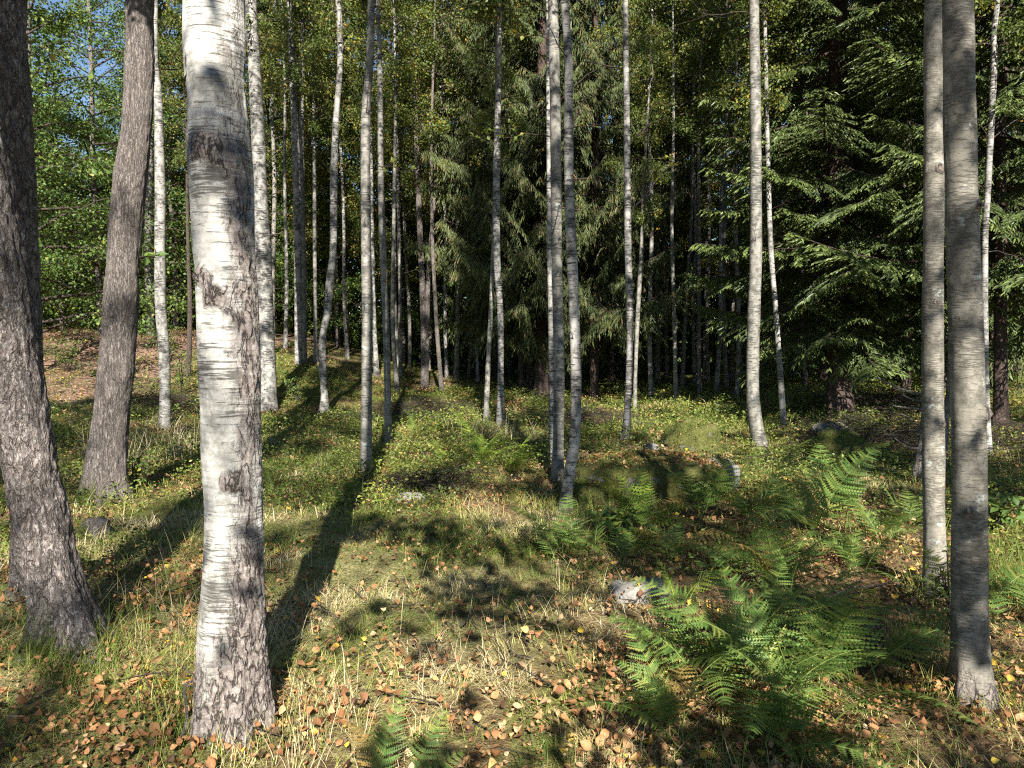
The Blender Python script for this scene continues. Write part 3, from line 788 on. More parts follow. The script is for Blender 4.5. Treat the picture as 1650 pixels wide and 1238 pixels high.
# ------------------------------------------------------------------ the wood behind
rngb = np.random.default_rng(77)
def generic_trunk(seed, H, r):
    rng = np.random.default_rng(seed)
    z = np.array([-0.3, 0, 2, 5, 8, 11, H])
    x = np.cumsum(np.concatenate([[0, 0], rng.normal(0, 0.08, 5)])); y = np.cumsum(np.concatenate([[0, 0], rng.normal(0, 0.08, 5)]))
    rad = r * np.array([1.1, 1.05, 0.92, 0.78, 0.6, 0.4, 0.1])
    return np.stack([x, y, z, rad], 1)
BACK_TRUNKS = {
    'olive': [trunk_mesh('trunk', generic_trunk(700 + i, 15, 0.085), (M_rough2, M_birch_grey, M_birch_grey)[i], 10, 30, seed=i) for i in range(3)],
    'green': [trunk_mesh('trunk', generic_trunk(710 + i, 10, 0.09), (M_rough2, M_rough, M_birch_grey)[i], 10, 30, seed=i) for i in range(3)],
    'birch': [trunk_mesh('trunk', generic_trunk(720 + i, 15, 0.065), (M_birch_grey, M_rough2, M_birch)[i], 10, 30, seed=i) for i in range(3)],
    'spruce': [trunk_mesh('trunk', generic_trunk(730 + i, 17, 0.14), M_spruce, 10, 30, seed=i) for i in range(3)],
}
BACK_INFO = {
    'olive': ('broadleaf_tree', 'olive autumn-leaved tree in the wood behind the glade', 'tree', 'autumn-leaved trees behind the glade'),
    'green': ('broadleaf_tree', 'low leafy green tree in the wood behind the glade', 'tree', 'leafy green trees behind the glade'),
    'birch': ('birch_tree', 'distant slim birch stem in the wood behind the glade', 'tree', 'distant birches behind the glade'),
    'spruce': ('spruce_tree', 'distant dark spruce in the wood behind the glade', 'spruce', 'distant spruces behind the glade'),
}
def back_tree(kind, x, y, s, var, label=None, group=None):
    nm, lb, cat, gr = BACK_INFO['birch' if kind == 'shade' else kind]  # added shade trees borrow the birch name and trunk
    t = empty(nm, (x, y, gz1(x, y)), label or lb, cat, group or gr)
    rz = rngb.uniform(0, 6.28)
    obj('trunk', BACK_TRUNKS['birch' if kind == 'shade' else kind][var % 3], t, (0, 0, 0), (0, 0, rz), s)
    if kind == 'spruce':
        c = obj('crown', FAR_SPRUCE[var % 2], t, (0, 0, 0), (0, 0, rz), s); c['kind'] = 'stuff'
    else:
        leaf, wood = CROWN[kind][var % 3]
        for n_, me in (('branches', wood), ('crown', leaf)):
            c = obj(n_, me, t, (0, 0, 0), (0, 0, rz), s); c['kind'] = 'stuff'
    return t
# (kind, photo x, distance, scale)
near_back = [
    ('green', 100, 23.0, 0.72), ('green', 215, 26.0, 0.8), ('green', 10, 26.0, 1.0), ('spruce', 180, 33.0, 0.6), ('spruce', 90, 36.0, 0.6), ('spruce', 260, 30.0, 0.75),
    ('green', 60, 15.5, 0.85), ('green', 165, 20.0, 0.88), ('green', -40, 19.0, 1.0), ('green', 285, 23.0, 0.9),
    ('olive', 330, 25.0, 0.95), ('olive', 440, 23.0, 0.95), ('olive', 545, 25.5, 1.0), ('olive', 640, 24.0, 1.0), ('olive', 500, 30.0, 1.05),
    ('green', 560, 26.0, 0.85), ('green', 650, 27.5, 0.8), ('green', 720, 29.0, 0.85), ('green', 430, 27.0, 0.8),
    ('olive', 1060, 24.0, 1.0), ('olive', 1120, 27.0, 1.0), ('olive', 1180, 23.5, 1.0), ('olive', 1250, 28.0, 1.0), ('olive', 1010, 29.0, 1.1),
    ('green', 1240, 30.0, 0.85), ('green', 1110, 31.0, 0.8), ('spruce', 1300, 24.0, 1.0), ('spruce', 1410, 21.0, 1.0), ('spruce', 1560, 20.0, 1.0),
    ('spruce', 1680, 18.0, 1.0), ('spruce', 1130, 33.0, 1.0), ('spruce', 800, 27.0, 1.0), ('spruce', 900, 25.0, 1.0), ('spruce', 985, 26.0, 1.0),
    ('olive', 735, 23.0, 1.0), ('olive', 690, 27.0, 1.0), ('birch', 640, 18.5, 0.9), ('birch', 712, 19.0, 0.85), ('birch', 1050, 18.5, 0.9), ('birch', 1090, 17.5, 0.8), ('birch', 1128, 18.5, 0.9), ('birch', 1142, 22.5, 0.9), ('birch', 1188, 18.0, 0.85), ('birch', 1300, 19.0, 0.8), ('birch', 460, 21.0, 0.9), ('birch', 330, 22.0, 0.9), ('birch', 1280, 26.0, 1.0), ('birch', 770, 23.0, 0.9), ('birch', 1060, 26.0, 1.0),
    ('spruce', 1330, 19.5, 1.0), ('spruce', 1450, 20.5, 1.0), ('spruce', 1520, 17.5, 0.95), ('spruce', 1600, 17.0, 0.95), ('spruce', 1250, 32.0, 1.1),
    ('birch', 1100, 21.0, 1.0), ('birch', 1076, 23.0, 0.95), ('birch', 1155, 20.0, 1.0), ('birch', 1172, 20.6, 1.0), ('birch', 1135, 24.5, 1.0), ('birch', 1120, 22.0, 0.9),
    ('birch', 1195, 24.0, 0.9), ('birch', 1260, 22.0, 0.9), ('birch', 720, 22.5, 0.9), ('birch', 660, 24.5, 0.95), ('birch', 755, 25.0, 0.9), ('birch', 560, 22.5, 0.9),
    ('olive', 1750, 24.0, 1.0), ('green', -160, 24.0, 1.0), ('spruce', 1640, 24.0, 1.0),
]
REFS = [(20, 'the rough left-edge trunks'), (225, 'the furrowed leaning trunk'), (258, 'the slender pale birch'), (360, 'the thick white birch'), (425, 'the mottled pale birch'),
        (480, 'the bluish twin birch'), (538, 'the crooked white birch'), (590, 'the straight mottled birch'), (680, 'the tan forking stem'), (800, 'the wavy white birch pair'),
        (918, 'the crooked-footed white birch'), (1010, 'the white spotted birch'), (1216, 'the curved grey birch'), (1350, 'the big dark spruce'), (1505, 'the smooth lichened trunk'), (1600, 'the thin right-edge stem')]
WHAT = {'olive': 'olive-leaved tree', 'green': 'leafy green tree', 'birch': 'distant slim birch stem', 'spruce': 'distant dark spruce'}
named = {}
for i, (k, px, d, s) in enumerate(near_back):
    ref = min(REFS, key=lambda q: abs(q[0] - px))
    lab = '%s in the wood just %s of %s' % (WHAT[k], 'left' if px < ref[0] else 'right', ref[1])
    t = back_tree(k, (px - 825) / F * d, d, s, i, lab)
    named.setdefault(lab, []).append((d, t))
for lab, ts in named.items():
    ts.sort(key=lambda q: q[0])
    if len(ts) > 1:
        for w, (d, t) in zip(('nearest', 'second nearest', 'third nearest', 'fourth nearest', 'fifth nearest', 'sixth nearest', 'seventh nearest', 'eighth nearest', 'ninth nearest'), ts):
            t['label'] = lab.replace(' in the wood', ', %s of them,' % w)
# deeper rows
for i in range(105):
    d = rngb.uniform(29, 60); px = rngb.uniform(-450, 2100)
    k = rngb.choice(['olive', 'green', 'spruce', 'olive', 'spruce', 'olive'])
    s = rngb.uniform(0.85, 1.2)
    if 60 < px < 220:
        k = 'green'; s = min(s, 0.60 + 0.004 * d)
    back_tree(k, (px - 825) / F * d, d, s, i)
# dense undergrowth that closes the wood far behind: one dark leafy mass
def far_wood(n, seed):
    rng = np.random.default_rng(seed)
    a = rng.uniform(R(-50), R(50), n); d = rng.uniform(27, 50, n)
    x = np.sin(a) * d; y = np.cos(a) * d
    top = 3.0 + 7.0 * fbm(x * 0.16, y * 0.16, 0, 91, 3)
    z = gz(x, y) + top * rng.random(n) ** 0.9
    c = fbm(x * 0.7, y * 0.7, z * 0.9, 93, 2)
    k = c > 0.36
    x, y, z = x[k], y[k], z[k]; m = len(x)
    D = rng.normal(0, 1, (m, 3)); N = rng.normal(0, 0.6, (m, 3)); N[:, 2] += 0.8
    ls = 0.33 * rng.uniform(0.4, 1.3, m)
    V, Q, tn = diamonds(np.stack([x, y, z], 1), D, norm(N), ls, ls * 0.6, np.clip(rng.normal(0.35, 0.2, m), 0, 1))
    o = obj('far_undergrowth', mesh_np('far_undergrowth', V, quads=Q, attrs={'tint': tn}, mats=[M_leaf_green]))
    tag(o, 'dark leafy undergrowth far behind among the trunks', 'undergrowth', None, 'stuff')
far_wood(150000, 4)
# unseen trees added behind the viewpoint, placed to dapple the glade with shade
for i, (x, y, k, s) in enumerate([(-6.0, -1.4, 'shade', 1.0), (1.35, -2.5, 'shade', 1.0), (6.0, -1.4, 'shade', 1.0), (-9.0, -0.6, 'shade', 1.0), (-3.3, -4.6, 'birch', 0.85),
                                  (-4.4, -7.5, 'birch', 1.05), (2.9, -8.0, 'birch', 1.05), (7.0, -5.5, 'shade', 1.1), (-10.5, -5.0, 'shade', 1.05), (-0.6, -10.0, 'birch', 1.1), (10.5, -4.0, 'shade', 1.1)]):
    back_tree(k, x, y, s, i, 'unseen tree added behind the viewpoint to shade the glade', 'unseen trees added behind the viewpoint')

# ------------------------------------------------------------------ stones, stumps, dead wood
def rock(name, label, px, py, dims, mat, seed, sink=0.3, boxy=3.0, rz=0.0, cat='boulder', group=None, lump=0.22):
    base = ground_at(px, py)
    rng = np.random.default_rng(seed)
    nu, nv = 64, 36
    u = np.arange(nu) * 2 * np.pi / nu; v = np.linspace(-np.pi / 2, np.pi / 2, nv)
    U, Vv = np.meshgrid(u, v)
    sp = lambda w, e: np.sign(w) * np.abs(w) ** (2 / e)
    x = sp(np.cos(Vv), boxy) * sp(np.cos(U), boxy); y = sp(np.cos(Vv), boxy) * sp(np.sin(U), boxy); z = sp(np.sin(Vv), boxy)
    n = 1 + lump * 2 * (fbm(x * 1.1 + seed, y * 1.1, z * 1.1, seed, 4) - 0.5) + 0.05 * (fbm(x * 7, y * 7, z * 7, seed + 5, 3) - 0.5)
    P = np.stack([x * n * dims[0] / 2, y * n * dims[1] / 2, z * n * dims[2] / 2 + dims[2] * (0.5 - sink)], -1).reshape(-1, 3)
    i = np.arange(nv - 1)[:, None] * nu; j = np.arange(nu)[None]; j2 = (j + 1) % nu
    Q = np.stack([i + j, i + j2, i + nu + j2, i + nu + j], -1).reshape(-1, 4)
    o = obj(name, mesh_np(name, P, quads=Q, smooth=True, mats=[mat]), None, (base.x, base.y + dims[1] * 0.4, gz1(base.x, base.y + dims[1] * 0.4)), (0, 0, rz))
    return tag(o, label, cat, group)
ROCKS = 'boulders and stones in the glade'
slab = rock('boulder', 'broad flat-topped mossy boulder strewn with orange leaves', 1060, 800, (1.45, 1.0, 0.60), M_rock_mossy, 5, 0.36, 3.2, R(-4), group=ROCKS, lump=0.26)
rock('boulder', 'rounded mossy boulder with a grey edge behind the flat-topped one', 1122, 735, (0.78, 0.6, 0.58), M_rock_mossy, 7, 0.36, 2.8, R(15), group=ROCKS, lump=0.42)
rock('boulder', 'small rounded green mossy boulder in front of the big spruce', 1368, 746, (0.66, 0.5, 0.48), M_rock_mossy, 9, 0.28, 2.6, R(-20), group=ROCKS, lump=0.40)
rock('boulder', 'grey slanting stone at the right end of the flat-topped boulder', 1165, 795, (0.28, 0.5, 0.52), M_rock_half, 11, 0.40, 3.0, R(28), group=ROCKS)
rock('stone', 'pale flat stone half sunk in leaf litter among the ferns', 1036, 972, (0.34, 0.24, 0.18), M_rock_bare, 13, 0.45, 4.0, R(8), 'stone', ROCKS, 0.15)
rock('stone', 'pale lichened stone lying in dry grass left of the bright fern', 660, 812, (0.30, 0.25, 0.20), M_rock_bare, 15, 0.5, 2.6, 0, 'stone', ROCKS)
rock('stone', 'mossy stone behind the crooked white birch foot', 945, 815, (0.42, 0.5, 0.36), M_rock_mossy, 17, 0.5, 2.6, 0.3, 'stone', ROCKS)
rock('stone', 'little grey stone at the left foot of the rounded mossy boulder', 1052, 730, (0.18, 0.15, 0.16), M_rock_bare, 19, 0.4, 2.5, 0, 'stone', ROCKS)
rock('stone', 'low mossy hump right of the small green boulder', 1345, 702, (0.5, 0.4, 0.3), M_rock_half, 21, 0.4, 2.4, 0, 'stone', ROCKS)

def moss_on(o, n, seed, size=0.022):
    rng = np.random.default_rng(seed)
    me = o.data; nv = len(me.vertices)
    co = np.empty(nv * 3, np.float32); me.vertices.foreach_get('co', co); co = co.reshape(-1, 3)
    no = np.empty(nv * 3, np.float32); me.vertices.foreach_get('normal', no); no = no.reshape(-1, 3)
    ok = np.where((no[:, 2] > -0.15) & (fbm(co[:, 0] * 3, co[:, 1] * 3, co[:, 2] * 3, seed, 3) > 0.40))[0]
    i = rng.choice(ok, n); j = rng.choice([-1, 1, 64, -64], n)
    j = np.clip(i + j, 0, nv - 1); f = rng.random((n, 1))
    P = co[i] * (1 - f) + co[j] * f + rng.normal(0, 0.012, (n, 3)); N = no[i]
    D = N * 0.8 + rng.normal(0, 0.55, (n, 3)); sz = size * rng.uniform(0.5, 1.5, n)
    V, Q, tn = diamonds(P - N * 0.004, D, rng.normal(0, 1, (n, 3)), sz, sz * 0.4, np.clip(rng.normal(0.30, 0.18, n), 0, 0.8))
    c = obj('moss', mesh_np('moss', V, quads=Q, attrs={'tint': tn}, mats=[M_bilberry]), o); c['kind'] = 'stuff'
for k_, o_ in enumerate([q for q in col.objects if q.name.split('.')[0] == 'boulder']):
    moss_on(o_, (9000, 5000, 4000, 900)[k_ % 4], 60 + k_)
moss_on([q for q in col.objects if q.name == 'stone.002'][0], 2500, 71)

def stump(label, px, py, r, h, seed, mat):
    b = ground_at(px, py)
    t = np.array([[0, 0, -0.2, r * 1.15], [0, 0, 0, r * 1.1], [0.01, 0, h * 0.5, r * 0.95], [0.02, 0, h, r * 0.8]])
    o = obj('stump', trunk_mesh('stump', t, mat, 40, 24, 0.4, 5, 0.02, 1.0, 0, 99, 1.0, seed), None, b, (R(6), R(4), 0))
    return tag(o, label, 'stump')
stump('low rotten stump grown with moss below the furrowed leaning trunk', 150, 866, 0.10, 0.14, 3, M_rough2)
stump('small dark stump in dry grass left of the thick white birch', 282, 738, 0.09, 0.17, 4, M_dead)

# dead snag with bare side branches
sb = ground_at(1482, 782)
snag = empty('dead_snag', sb, 'weathered grey dead trunk with bare side branches behind the smooth grey trunk', 'dead tree')
kS = px_size(sb.y)
sp_ = np.array([[0, 0, -0.2, 0.075], [0, 0, 0, 0.070], [0.0, 0, 0.30, 0.058], [0.03, 0.0, 0.55, 0.042], [0.03, 0.0, 0.9, 0.036], [0.05, 0, 1.22, 0.022]])
obj('trunk', trunk_mesh('trunk', sp_, M_dead, 40, 60, 0.3, 4, 0.012, 1.0, 0, 99, 0.3, 8), snag)
def stick(name, parent, pts, rads, mat=M_dead, k=7):
    W = Wood(); W.tube(smooth_path(np.asarray(pts, float), 12), np.interp(np.linspace(0, 1, 12), np.linspace(0, 1, len(rads)), rads), k)
    return obj(name, W.mesh(name, mat), parent)
for (z, pts, r) in [(0.97, [(0, 0, .97), (-.18, .02, 1.02), (-.36, .05, 1.10), (-.5, .06, 1.16)], .016), (0.90, [(0, 0, .90), (-.13, .05, .94), (-.27, .10, 1.05)], .012),
                    (0.82, [(0, 0, .82), (-.2, -.04, .84), (-.38, -.1, .87)], .014), (0.42, [(0, 0, .40), (-.17, -.05, .42), (-.33, -.08, .52)], .013),
                    (0.58, [(0, 0, .57), (-.1, -.06, .60), (-.22, -.1, .61)], .009), (1.0, [(0.03, 0, .98), (.15, -.03, 1.03), (.3, 0, 1.1)], .013), (0.8, [(0.03, 0, .78), (.2, -.05, .80), (.42, -.1, .78)], .010),
                    (0.3, [(0.03, 0, .34), (.2, -.05, .30), (.45, -.1, .31)], .010)]:
    stick('branch', snag, pts, [r, r * 0.8, r * 0.35])
pb = at_depth(1523, 715, sb.y + 0.5)
pole = stick('dead_pole', None, [(0, 0, -0.1), (0.0, 0, 0.5), (0.02, 0, 1.0), (0.02, 0, 1.45)], [.034, .032, .03, .024])
pole.location = (pb.x, pb.y, gz1(pb.x, pb.y))
tag(pole, 'pale upright dead pole showing between the two smooth grey trunks', 'dead pole')

FB = 'fallen dead branches'
def fallen(label, p0, p1, r, seed, bow=0.06):
    a = ground_at(*p0); b = ground_at(*p1)
    a = Vector((a.x, a.y, gz1(a.x, a.y) + r)); b = Vector((b.x, b.y, gz1(b.x, b.y) + r + 0.03))
    rng = np.random.default_rng(seed)
    t = np.linspace(0, 1, 6)[:, None]
    P = np.array(a)[None] * (1 - t) + np.array(b)[None] * t
    P[:, 2] += bow * np.sin(t[:, 0] * 3.14)
    P[1:-1] += rng.normal(0, 0.02, (4, 3))
    W = Wood(); W.tube(smooth_path(P - P[0], 16), np.linspace(r, r * 0.4, 16), 6)
    for q in range(3):
        i = rng.integers(1, 4); d = norm(rng.normal(0, 1, 3) + (P[-1] - P[0])); d[2] = abs(d[2]) * 0.4
        W.tube(np.stack([P[i] - P[0], P[i] - P[0] + d * 0.12, P[i] - P[0] + d * 0.28]), [r * 0.5, r * 0.35, r * 0.15], 4)
    o = obj('fallen_branch', W.mesh('fallen_branch', M_dead), None, P[0])
    return tag(o, label, 'branch', FB)
fallen('thin fallen branch lying across litter left of the smooth grey trunks', (1300, 985), (1480, 960), 0.008, 1)
fallen('thin pale stick in the litter at the foot of the thick white birch', (290, 1200), (345, 1120), 0.007, 2, 0.1)
fallen('grey fallen branch in front of the reddish spruce trunk', (1395, 668), (1475, 690), 0.02, 3, 0.15)
fallen('bare fallen stick among brush right of the silvery trunk', (1600, 720), (1650, 700), 0.015, 4)
fallen('dark fallen stick beside the pale lichened stone', (600, 800), (690, 770), 0.009, 5)
fallen('thin fallen stick in the brush heap behind the bright fern', (600, 668), (770, 690), 0.012, 6)

def brush(label, px, py, sx, sy, n, seed, h=0.18, ln=0.45):
    rng = np.random.default_rng(seed)
    b = ground_at(px, py)
    W = Wood()
    xs = rng.normal(0, sx * 0.45, n); ys = rng.normal(0, sy * 0.45, n); zs = gz(b.x + xs, b.y + ys) - b.z
    for x, y, z in zip(xs, ys, zs):
        hh = h * math.exp(-(x / sx) ** 2 - (y / sy) ** 2)
        z = z + rng.uniform(0.0, 1.0) * hh
        a = rng.uniform(0, 6.28); el = rng.normal(0.0, 0.22); L = ln * rng.uniform(0.4, 1.2)
        d = np.array([math.cos(a) * math.cos(el), math.sin(a) * math.cos(el), abs(math.sin(el))])
        bend = rng.normal(0, 0.08, 3) * L
        r = rng.uniform(0.0015, 0.006)
        P = np.array([x, y, z]) + np.stack([d * 0, d * L * 0.5 + bend, d * L])
        W.tube(P, [r, r * 0.7, r * 0.3], 3)
    o = obj('brushwood', W.mesh('brushwood', M_twig), None, b)
    return tag(o, label, 'brushwood', None, 'stuff')
brush('heap of brown dead twigs behind the bright fern', 680, 672, 1.6, 1.0, 900, 1, 0.3)
brush('tangle of reddish dead spruce twigs around the dead snag', 1430, 712, 1.4, 1.3, 1100, 2, 0.32)
brush('dry twigs and bracken lying left of the bright fern', 680, 785, 0.75, 0.5, 500, 3, 0.14, 0.3)
brush('dark twigs on the rise left of the thick white birch', 285, 662, 0.9, 0.6, 500, 4, 0.25)
brush('brown brush below the right-hand spruce', 1640, 720, 1.2, 1.1, 700, 5, 0.3)
brush('grey twigs in shade under the big spruce', 1420, 665, 1.2, 1.2, 500, 6, 0.4, 0.6)
brush('dead twigs lying in the shade below the middle spruces', 960, 680, 1.8, 1.6, 700, 7, 0.2)

brush('dead twigs strewn over the reddish bank at the left', 150, 610, 3.5, 2.2, 700, 12, 0.2, 0.6)
brush('scattered thin twigs on the near ground', 700, 1000, 3.2, 1.6, 260, 8, 0.05, 0.26)
brush('scattered thin twigs among the fern litter', 1300, 960, 2.2, 1.8, 260, 9, 0.06, 0.30)
brush('scattered dead twigs in the middle of the glade', 640, 740, 4.0, 2.0, 420, 10, 0.08, 0.40)
brush('scattered dead twigs on the right of the glade', 1300, 740, 3.0, 2.0, 420, 11, 0.10, 0.45)
# ------------------------------------------------------------------ ferns
def frond_mesh(seed, arch, mat, npin=22, nseg=10, wid=0.25, hue=(0.1, 0.8)):
    rng = np.random.default_rng(seed)
    n = 40
    t = np.linspace(0, 1, n)
    ang = R(78) - arch * t ** 1.15
    dx = np.cos(ang); dz = np.sin(ang)
    X = np.concatenate([[0], np.cumsum((dx[1:] + dx[:-1]) / 2)]) / (n - 1); Z = np.concatenate([[0], np.cumsum((dz[1:] + dz[:-1]) / 2)]) / (n - 1)
    Yb = 0.03 * np.sin(t * 2.2 + seed)
    ax = np.stack([X, Yb, Z], 1)
    V, T, tn = [], [], []
    nv = 0
    for k in range(npin):
        tt = 0.20 + 0.80 * (k + 0.5) / npin
        i = min(n - 2, int(tt * (n - 1)))
        p = ax[i]; ta = norm(ax[i + 1] - ax[i])
        pr = min(1, (tt - 0.10) / 0.22) * (1 - tt) ** 0.8 * 1.25 + 0.03
        L = wid * pr * rng.uniform(0.9, 1.1)
        nrm = np.array([-ta[2], 0, ta[0]])
        for s in (-1, 1):
            d = norm(np.array([0, s, 0]) * 0.92 + ta * 0.38 + nrm * rng.uniform(-0.10, 0.12))
            w = 0.9 * 0.80 / npin * 0.72 * (0.55 + 0.45 * pr)
            q = np.linspace(0, 1, nseg + 1)[:, None]
            sp0 = p + d * L * q - nrm * (0.16 * L) * q ** 2 + ta * 0.10 * L * q ** 2
            fw = norm(ta - d * np.dot(ta, d))
            col_ = np.clip(rng.normal(rng.uniform(*hue), 0.08), 0, 1)
            for e in (-1, 1):
                qq = (np.arange(nseg) + 0.5)[:, None] / nseg
                ww = w * (1 - qq) ** 0.6 * rng.uniform(0.85, 1.15, (nseg, 1))
                tip = sp0[:-1] * 0.4 + sp0[1:] * 0.6 + fw * e * ww + d * ww * 0.28 - nrm * ww * 0.12
                vv = np.stack([sp0[:-1], sp0[1:], tip], 1).reshape(-1, 3)
                V.append(vv); T.append(np.arange(len(vv)).reshape(-1, 3) + nv); nv += len(vv)
                tn.append(np.full(len(vv), col_))
    W = Wood(); W.tube(ax[::4], np.linspace(0.0055, 0.0012, len(ax[::4])), 4)
    wv = np.concatenate(W.v); wq = np.concatenate(W.q) + nv
    return mesh_np('frond', np.concatenate(V + [wv]), np.concatenate(T), wq, {'tint': np.concatenate(tn + [np.full(len(wv), 0.7)])}, False, [mat])
FRONDS = [frond_mesh(800 + i, R(a), M_fern) for i, a in enumerate((45, 65, 80, 95, 110, 70))]
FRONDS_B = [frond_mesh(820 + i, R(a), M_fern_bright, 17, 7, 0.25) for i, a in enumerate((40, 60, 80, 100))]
M_fern_old = leaf_mat('withered_fern', [(0.0, (0.16, 0.13, 0.035)), (0.5, (0.30, 0.20, 0.06)), (1.0, (0.40, 0.27, 0.10))], 0.3, 0.6, 0.2)
FRONDS_OLD = [frond_mesh(840 + i, R(a), M_fern_old, 19, 7, 0.22) for i, a in enumerate((95, 125))]
FG = 'ferns growing in the glade'
def fern(label, px, py, size, n, seed, bright=False, spread=0.05, aim=None, pitch=(-14, 22)):
    rng = np.random.default_rng(seed)
    b = ground_at(px, py)
    t = empty('fern', (b.x, b.y, b.z - 0.01), label, 'fern', FG)
    pool = FRONDS_B if bright else FRONDS
    for k in range(n):
        az = k * 2.399 + rng.normal(0, 0.3) if aim is None else R(aim) + rng.normal(0, 0.7)
        s = size * 1.22 * rng.uniform(0.7, 1.12)
        old = rng.random() < 0.13 and k > 1
        obj('frond', FRONDS_OLD[k % 2] if old else pool[rng.integers(len(pool))], t, (rng.normal(0, spread), rng.normal(0, spread), 0), (rng.normal(0, 0.22), R(rng.uniform(*pitch)), az), (s, s * rng.uniform(0.75, 1.2), s * rng.uniform(0.8, 1.1)))
    return t
fern('large dark green fern clump in the right foreground, its tallest fronds upright', 1250, 1120, 0.72, 15, 1, spread=0.11)
fern('dark green fern beside the large clump on its left', 1140, 1110, 0.60, 9, 2, spread=0.07)
fern('dark green fern beside the large clump, toward the silvery trunk', 1375, 1095, 0.66, 10, 3, spread=0.08)
fern('low fern right at the lower edge in front of the large clump', 1255, 1225, 0.55, 9, 4, spread=0.08)
fern('small fern at the lower edge, left of the large clump', 1075, 1190, 0.44, 7, 5)
fern('dark fern fronds at the lower edge, left of centre', 650, 1262, 0.30, 5, 6, spread=0.08, aim=60)
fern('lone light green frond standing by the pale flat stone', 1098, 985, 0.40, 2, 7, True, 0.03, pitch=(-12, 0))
fern('dark arching fern left of the pale flat stone', 915, 905, 0.55, 7, 8)
fern('fern in front of the pale stone, fronds to both sides', 985, 905, 0.50, 7, 9)
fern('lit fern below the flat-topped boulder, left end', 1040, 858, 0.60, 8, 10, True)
fern('fern below the middle of the flat-topped boulder', 1135, 838, 0.66, 8, 11)
fern('fern with broad fronds below the grey slanting stone', 1205, 850, 0.68, 8, 12)
fern('sunlit-tipped fern right of the grey slanting stone', 1300, 868, 0.68, 8, 13)
fern('feathery fern right of the fern patch, toward the snag', 1345, 832, 0.66, 8, 14)
fern('fern left of the smooth grey trunks at mid height', 1420, 880, 0.46, 7, 15)
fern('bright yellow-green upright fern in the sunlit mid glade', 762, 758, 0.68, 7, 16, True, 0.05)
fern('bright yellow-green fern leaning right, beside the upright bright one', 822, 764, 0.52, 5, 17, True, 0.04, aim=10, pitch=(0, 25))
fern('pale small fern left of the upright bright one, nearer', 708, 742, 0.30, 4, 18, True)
fern('thin fern at the back of the mid glade, near the twig heap', 668, 712, 0.48, 5, 19)
fern('small fern by the foot of the straight mottled birch', 556, 798, 0.32, 6, 20)
fern('little fern in the grass right of the thick white birch', 446, 812, 0.28, 5, 21)
fern('tall thin fern at the back behind the bright fern', 738, 700, 0.5, 5, 22)
fern('small fern left of the rounded mossy boulder', 1040, 712, 0.34, 5, 23)
fern('tiny fern below the big spruce shade line', 1110, 700, 0.3, 4, 24)
fern('fern in the shade in front of the flat-topped boulder', 1080, 905, 0.46, 6, 25)
fern('dim fern among the litter between the pale flat stone and the fern patch', 1180, 930, 0.50, 6, 26)
fern('fern behind the upright fronds of the large clump', 1270, 965, 0.60, 9, 27)
fern('fern right behind the smooth grey trunks', 1470, 850, 0.34, 6, 28)
fern('soft green fern at the right edge beside the silvery trunk', 1640, 1010, 0.5, 9, 29, spread=0.08)
fern('fern in the shade right of the fern patch', 1385, 930, 0.50, 6, 30)

# ------------------------------------------------------------------ leafy shrubs and saplings
def shrub(label, px, py, H, r, n, seed, mat=M_leaf_green, ls=0.05, name='shrub', stems=6):
    rng = np.random.default_rng(seed)
    b = ground_at(px, py)
    t = empty(name, b, label, 'shrub', 'young leafy shrubs')
    W = Wood(); PP, DD = [], []
    for k in range(stems):
        az = rng.uniform(0, 6.28); lean = rng.uniform(0.1, 0.7)
        e = np.array([math.cos(az) * r * lean, math.sin(az) * r * lean, H * rng.uniform(0.6, 1)])
        P = np.stack([np.zeros(3), e * 0.5 + [0, 0, H * 0.08], e]); P = smooth_path(P, 7)
        W.tube(P, np.linspace(0.008, 0.003, 7), 4)
        for q in range(9):
            i = rng.integers(2, 7)
            d = norm(rng.normal(0, 1, 3) * [1, 1, 0.4]); L = r * rng.uniform(0.2, 0.5)
            TP = np.stack([P[i], P[i] + d * L * 0.5, P[i] + d * L])
            W.tube(TP, [0.003, 0.002, 0.001], 3)
            m = max(3, n // (stems * 9)); f = rng.random(m)[:, None]
            PP.append(P[i] + d * L * f + rng.normal(0, 0.02, (m, 3))); DD.append(d + rng.normal(0, 0.7, (m, 3)))
    P = np.concatenate(PP); D = np.concatenate(DD); n = len(P)
    N = rng.normal(0, 0.45, (n, 3)); N[:, 2] += 1
    s = ls * rng.uniform(0.6, 1.3, n)
    V, Q, tn = diamonds(P, D, norm(N), s, s * 0.6, np.clip(rng.normal(0.55, 0.2, n), 0, 1))
    obj('stems', W.mesh('stems', M_twig), t)
    c = obj('foliage', mesh_np('foliage', V, quads=Q, attrs={'tint': tn}, mats=[mat]), t); c['kind'] = 'stuff'
    return t
shrub('green bushy sapling showing on both sides of the furrowed leaning trunk', 200, 655, 1.0, 0.75, 900, 1)
shrub('low leafy bush on the reddish bank near the left edge', 110, 600, 0.7, 0.8, 700, 21)
shrub('small green bush at the top of the reddish bank', 270, 585, 0.8, 0.7, 600, 22)
shrub('small leafy sprig at the foot of the thin stem left of the thick white birch', 292, 640, 0.9, 0.4, 200, 2, ls=0.06)
shrub('low leafy plant right of the foot of the furrowed leaning trunk', 215, 790, 0.35, 0.3, 220, 3, ls=0.04)
shrub('yellow-green seedling in the twigs in front of the dead snag', 1410, 712, 0.3, 0.15, 40, 4, M_leaf_birch, 0.06, stems=2)
shrub('low broad-leaved plant by the foot of the crooked white birch', 1000, 865, 0.3, 0.25, 40, 5, ls=0.10, stems=3)
shrub('thin twiggy sapling standing against the smooth grey trunks', 1530, 1010, 0.45, 0.25, 14, 6, M_leaf_birch, 0.04, stems=4)
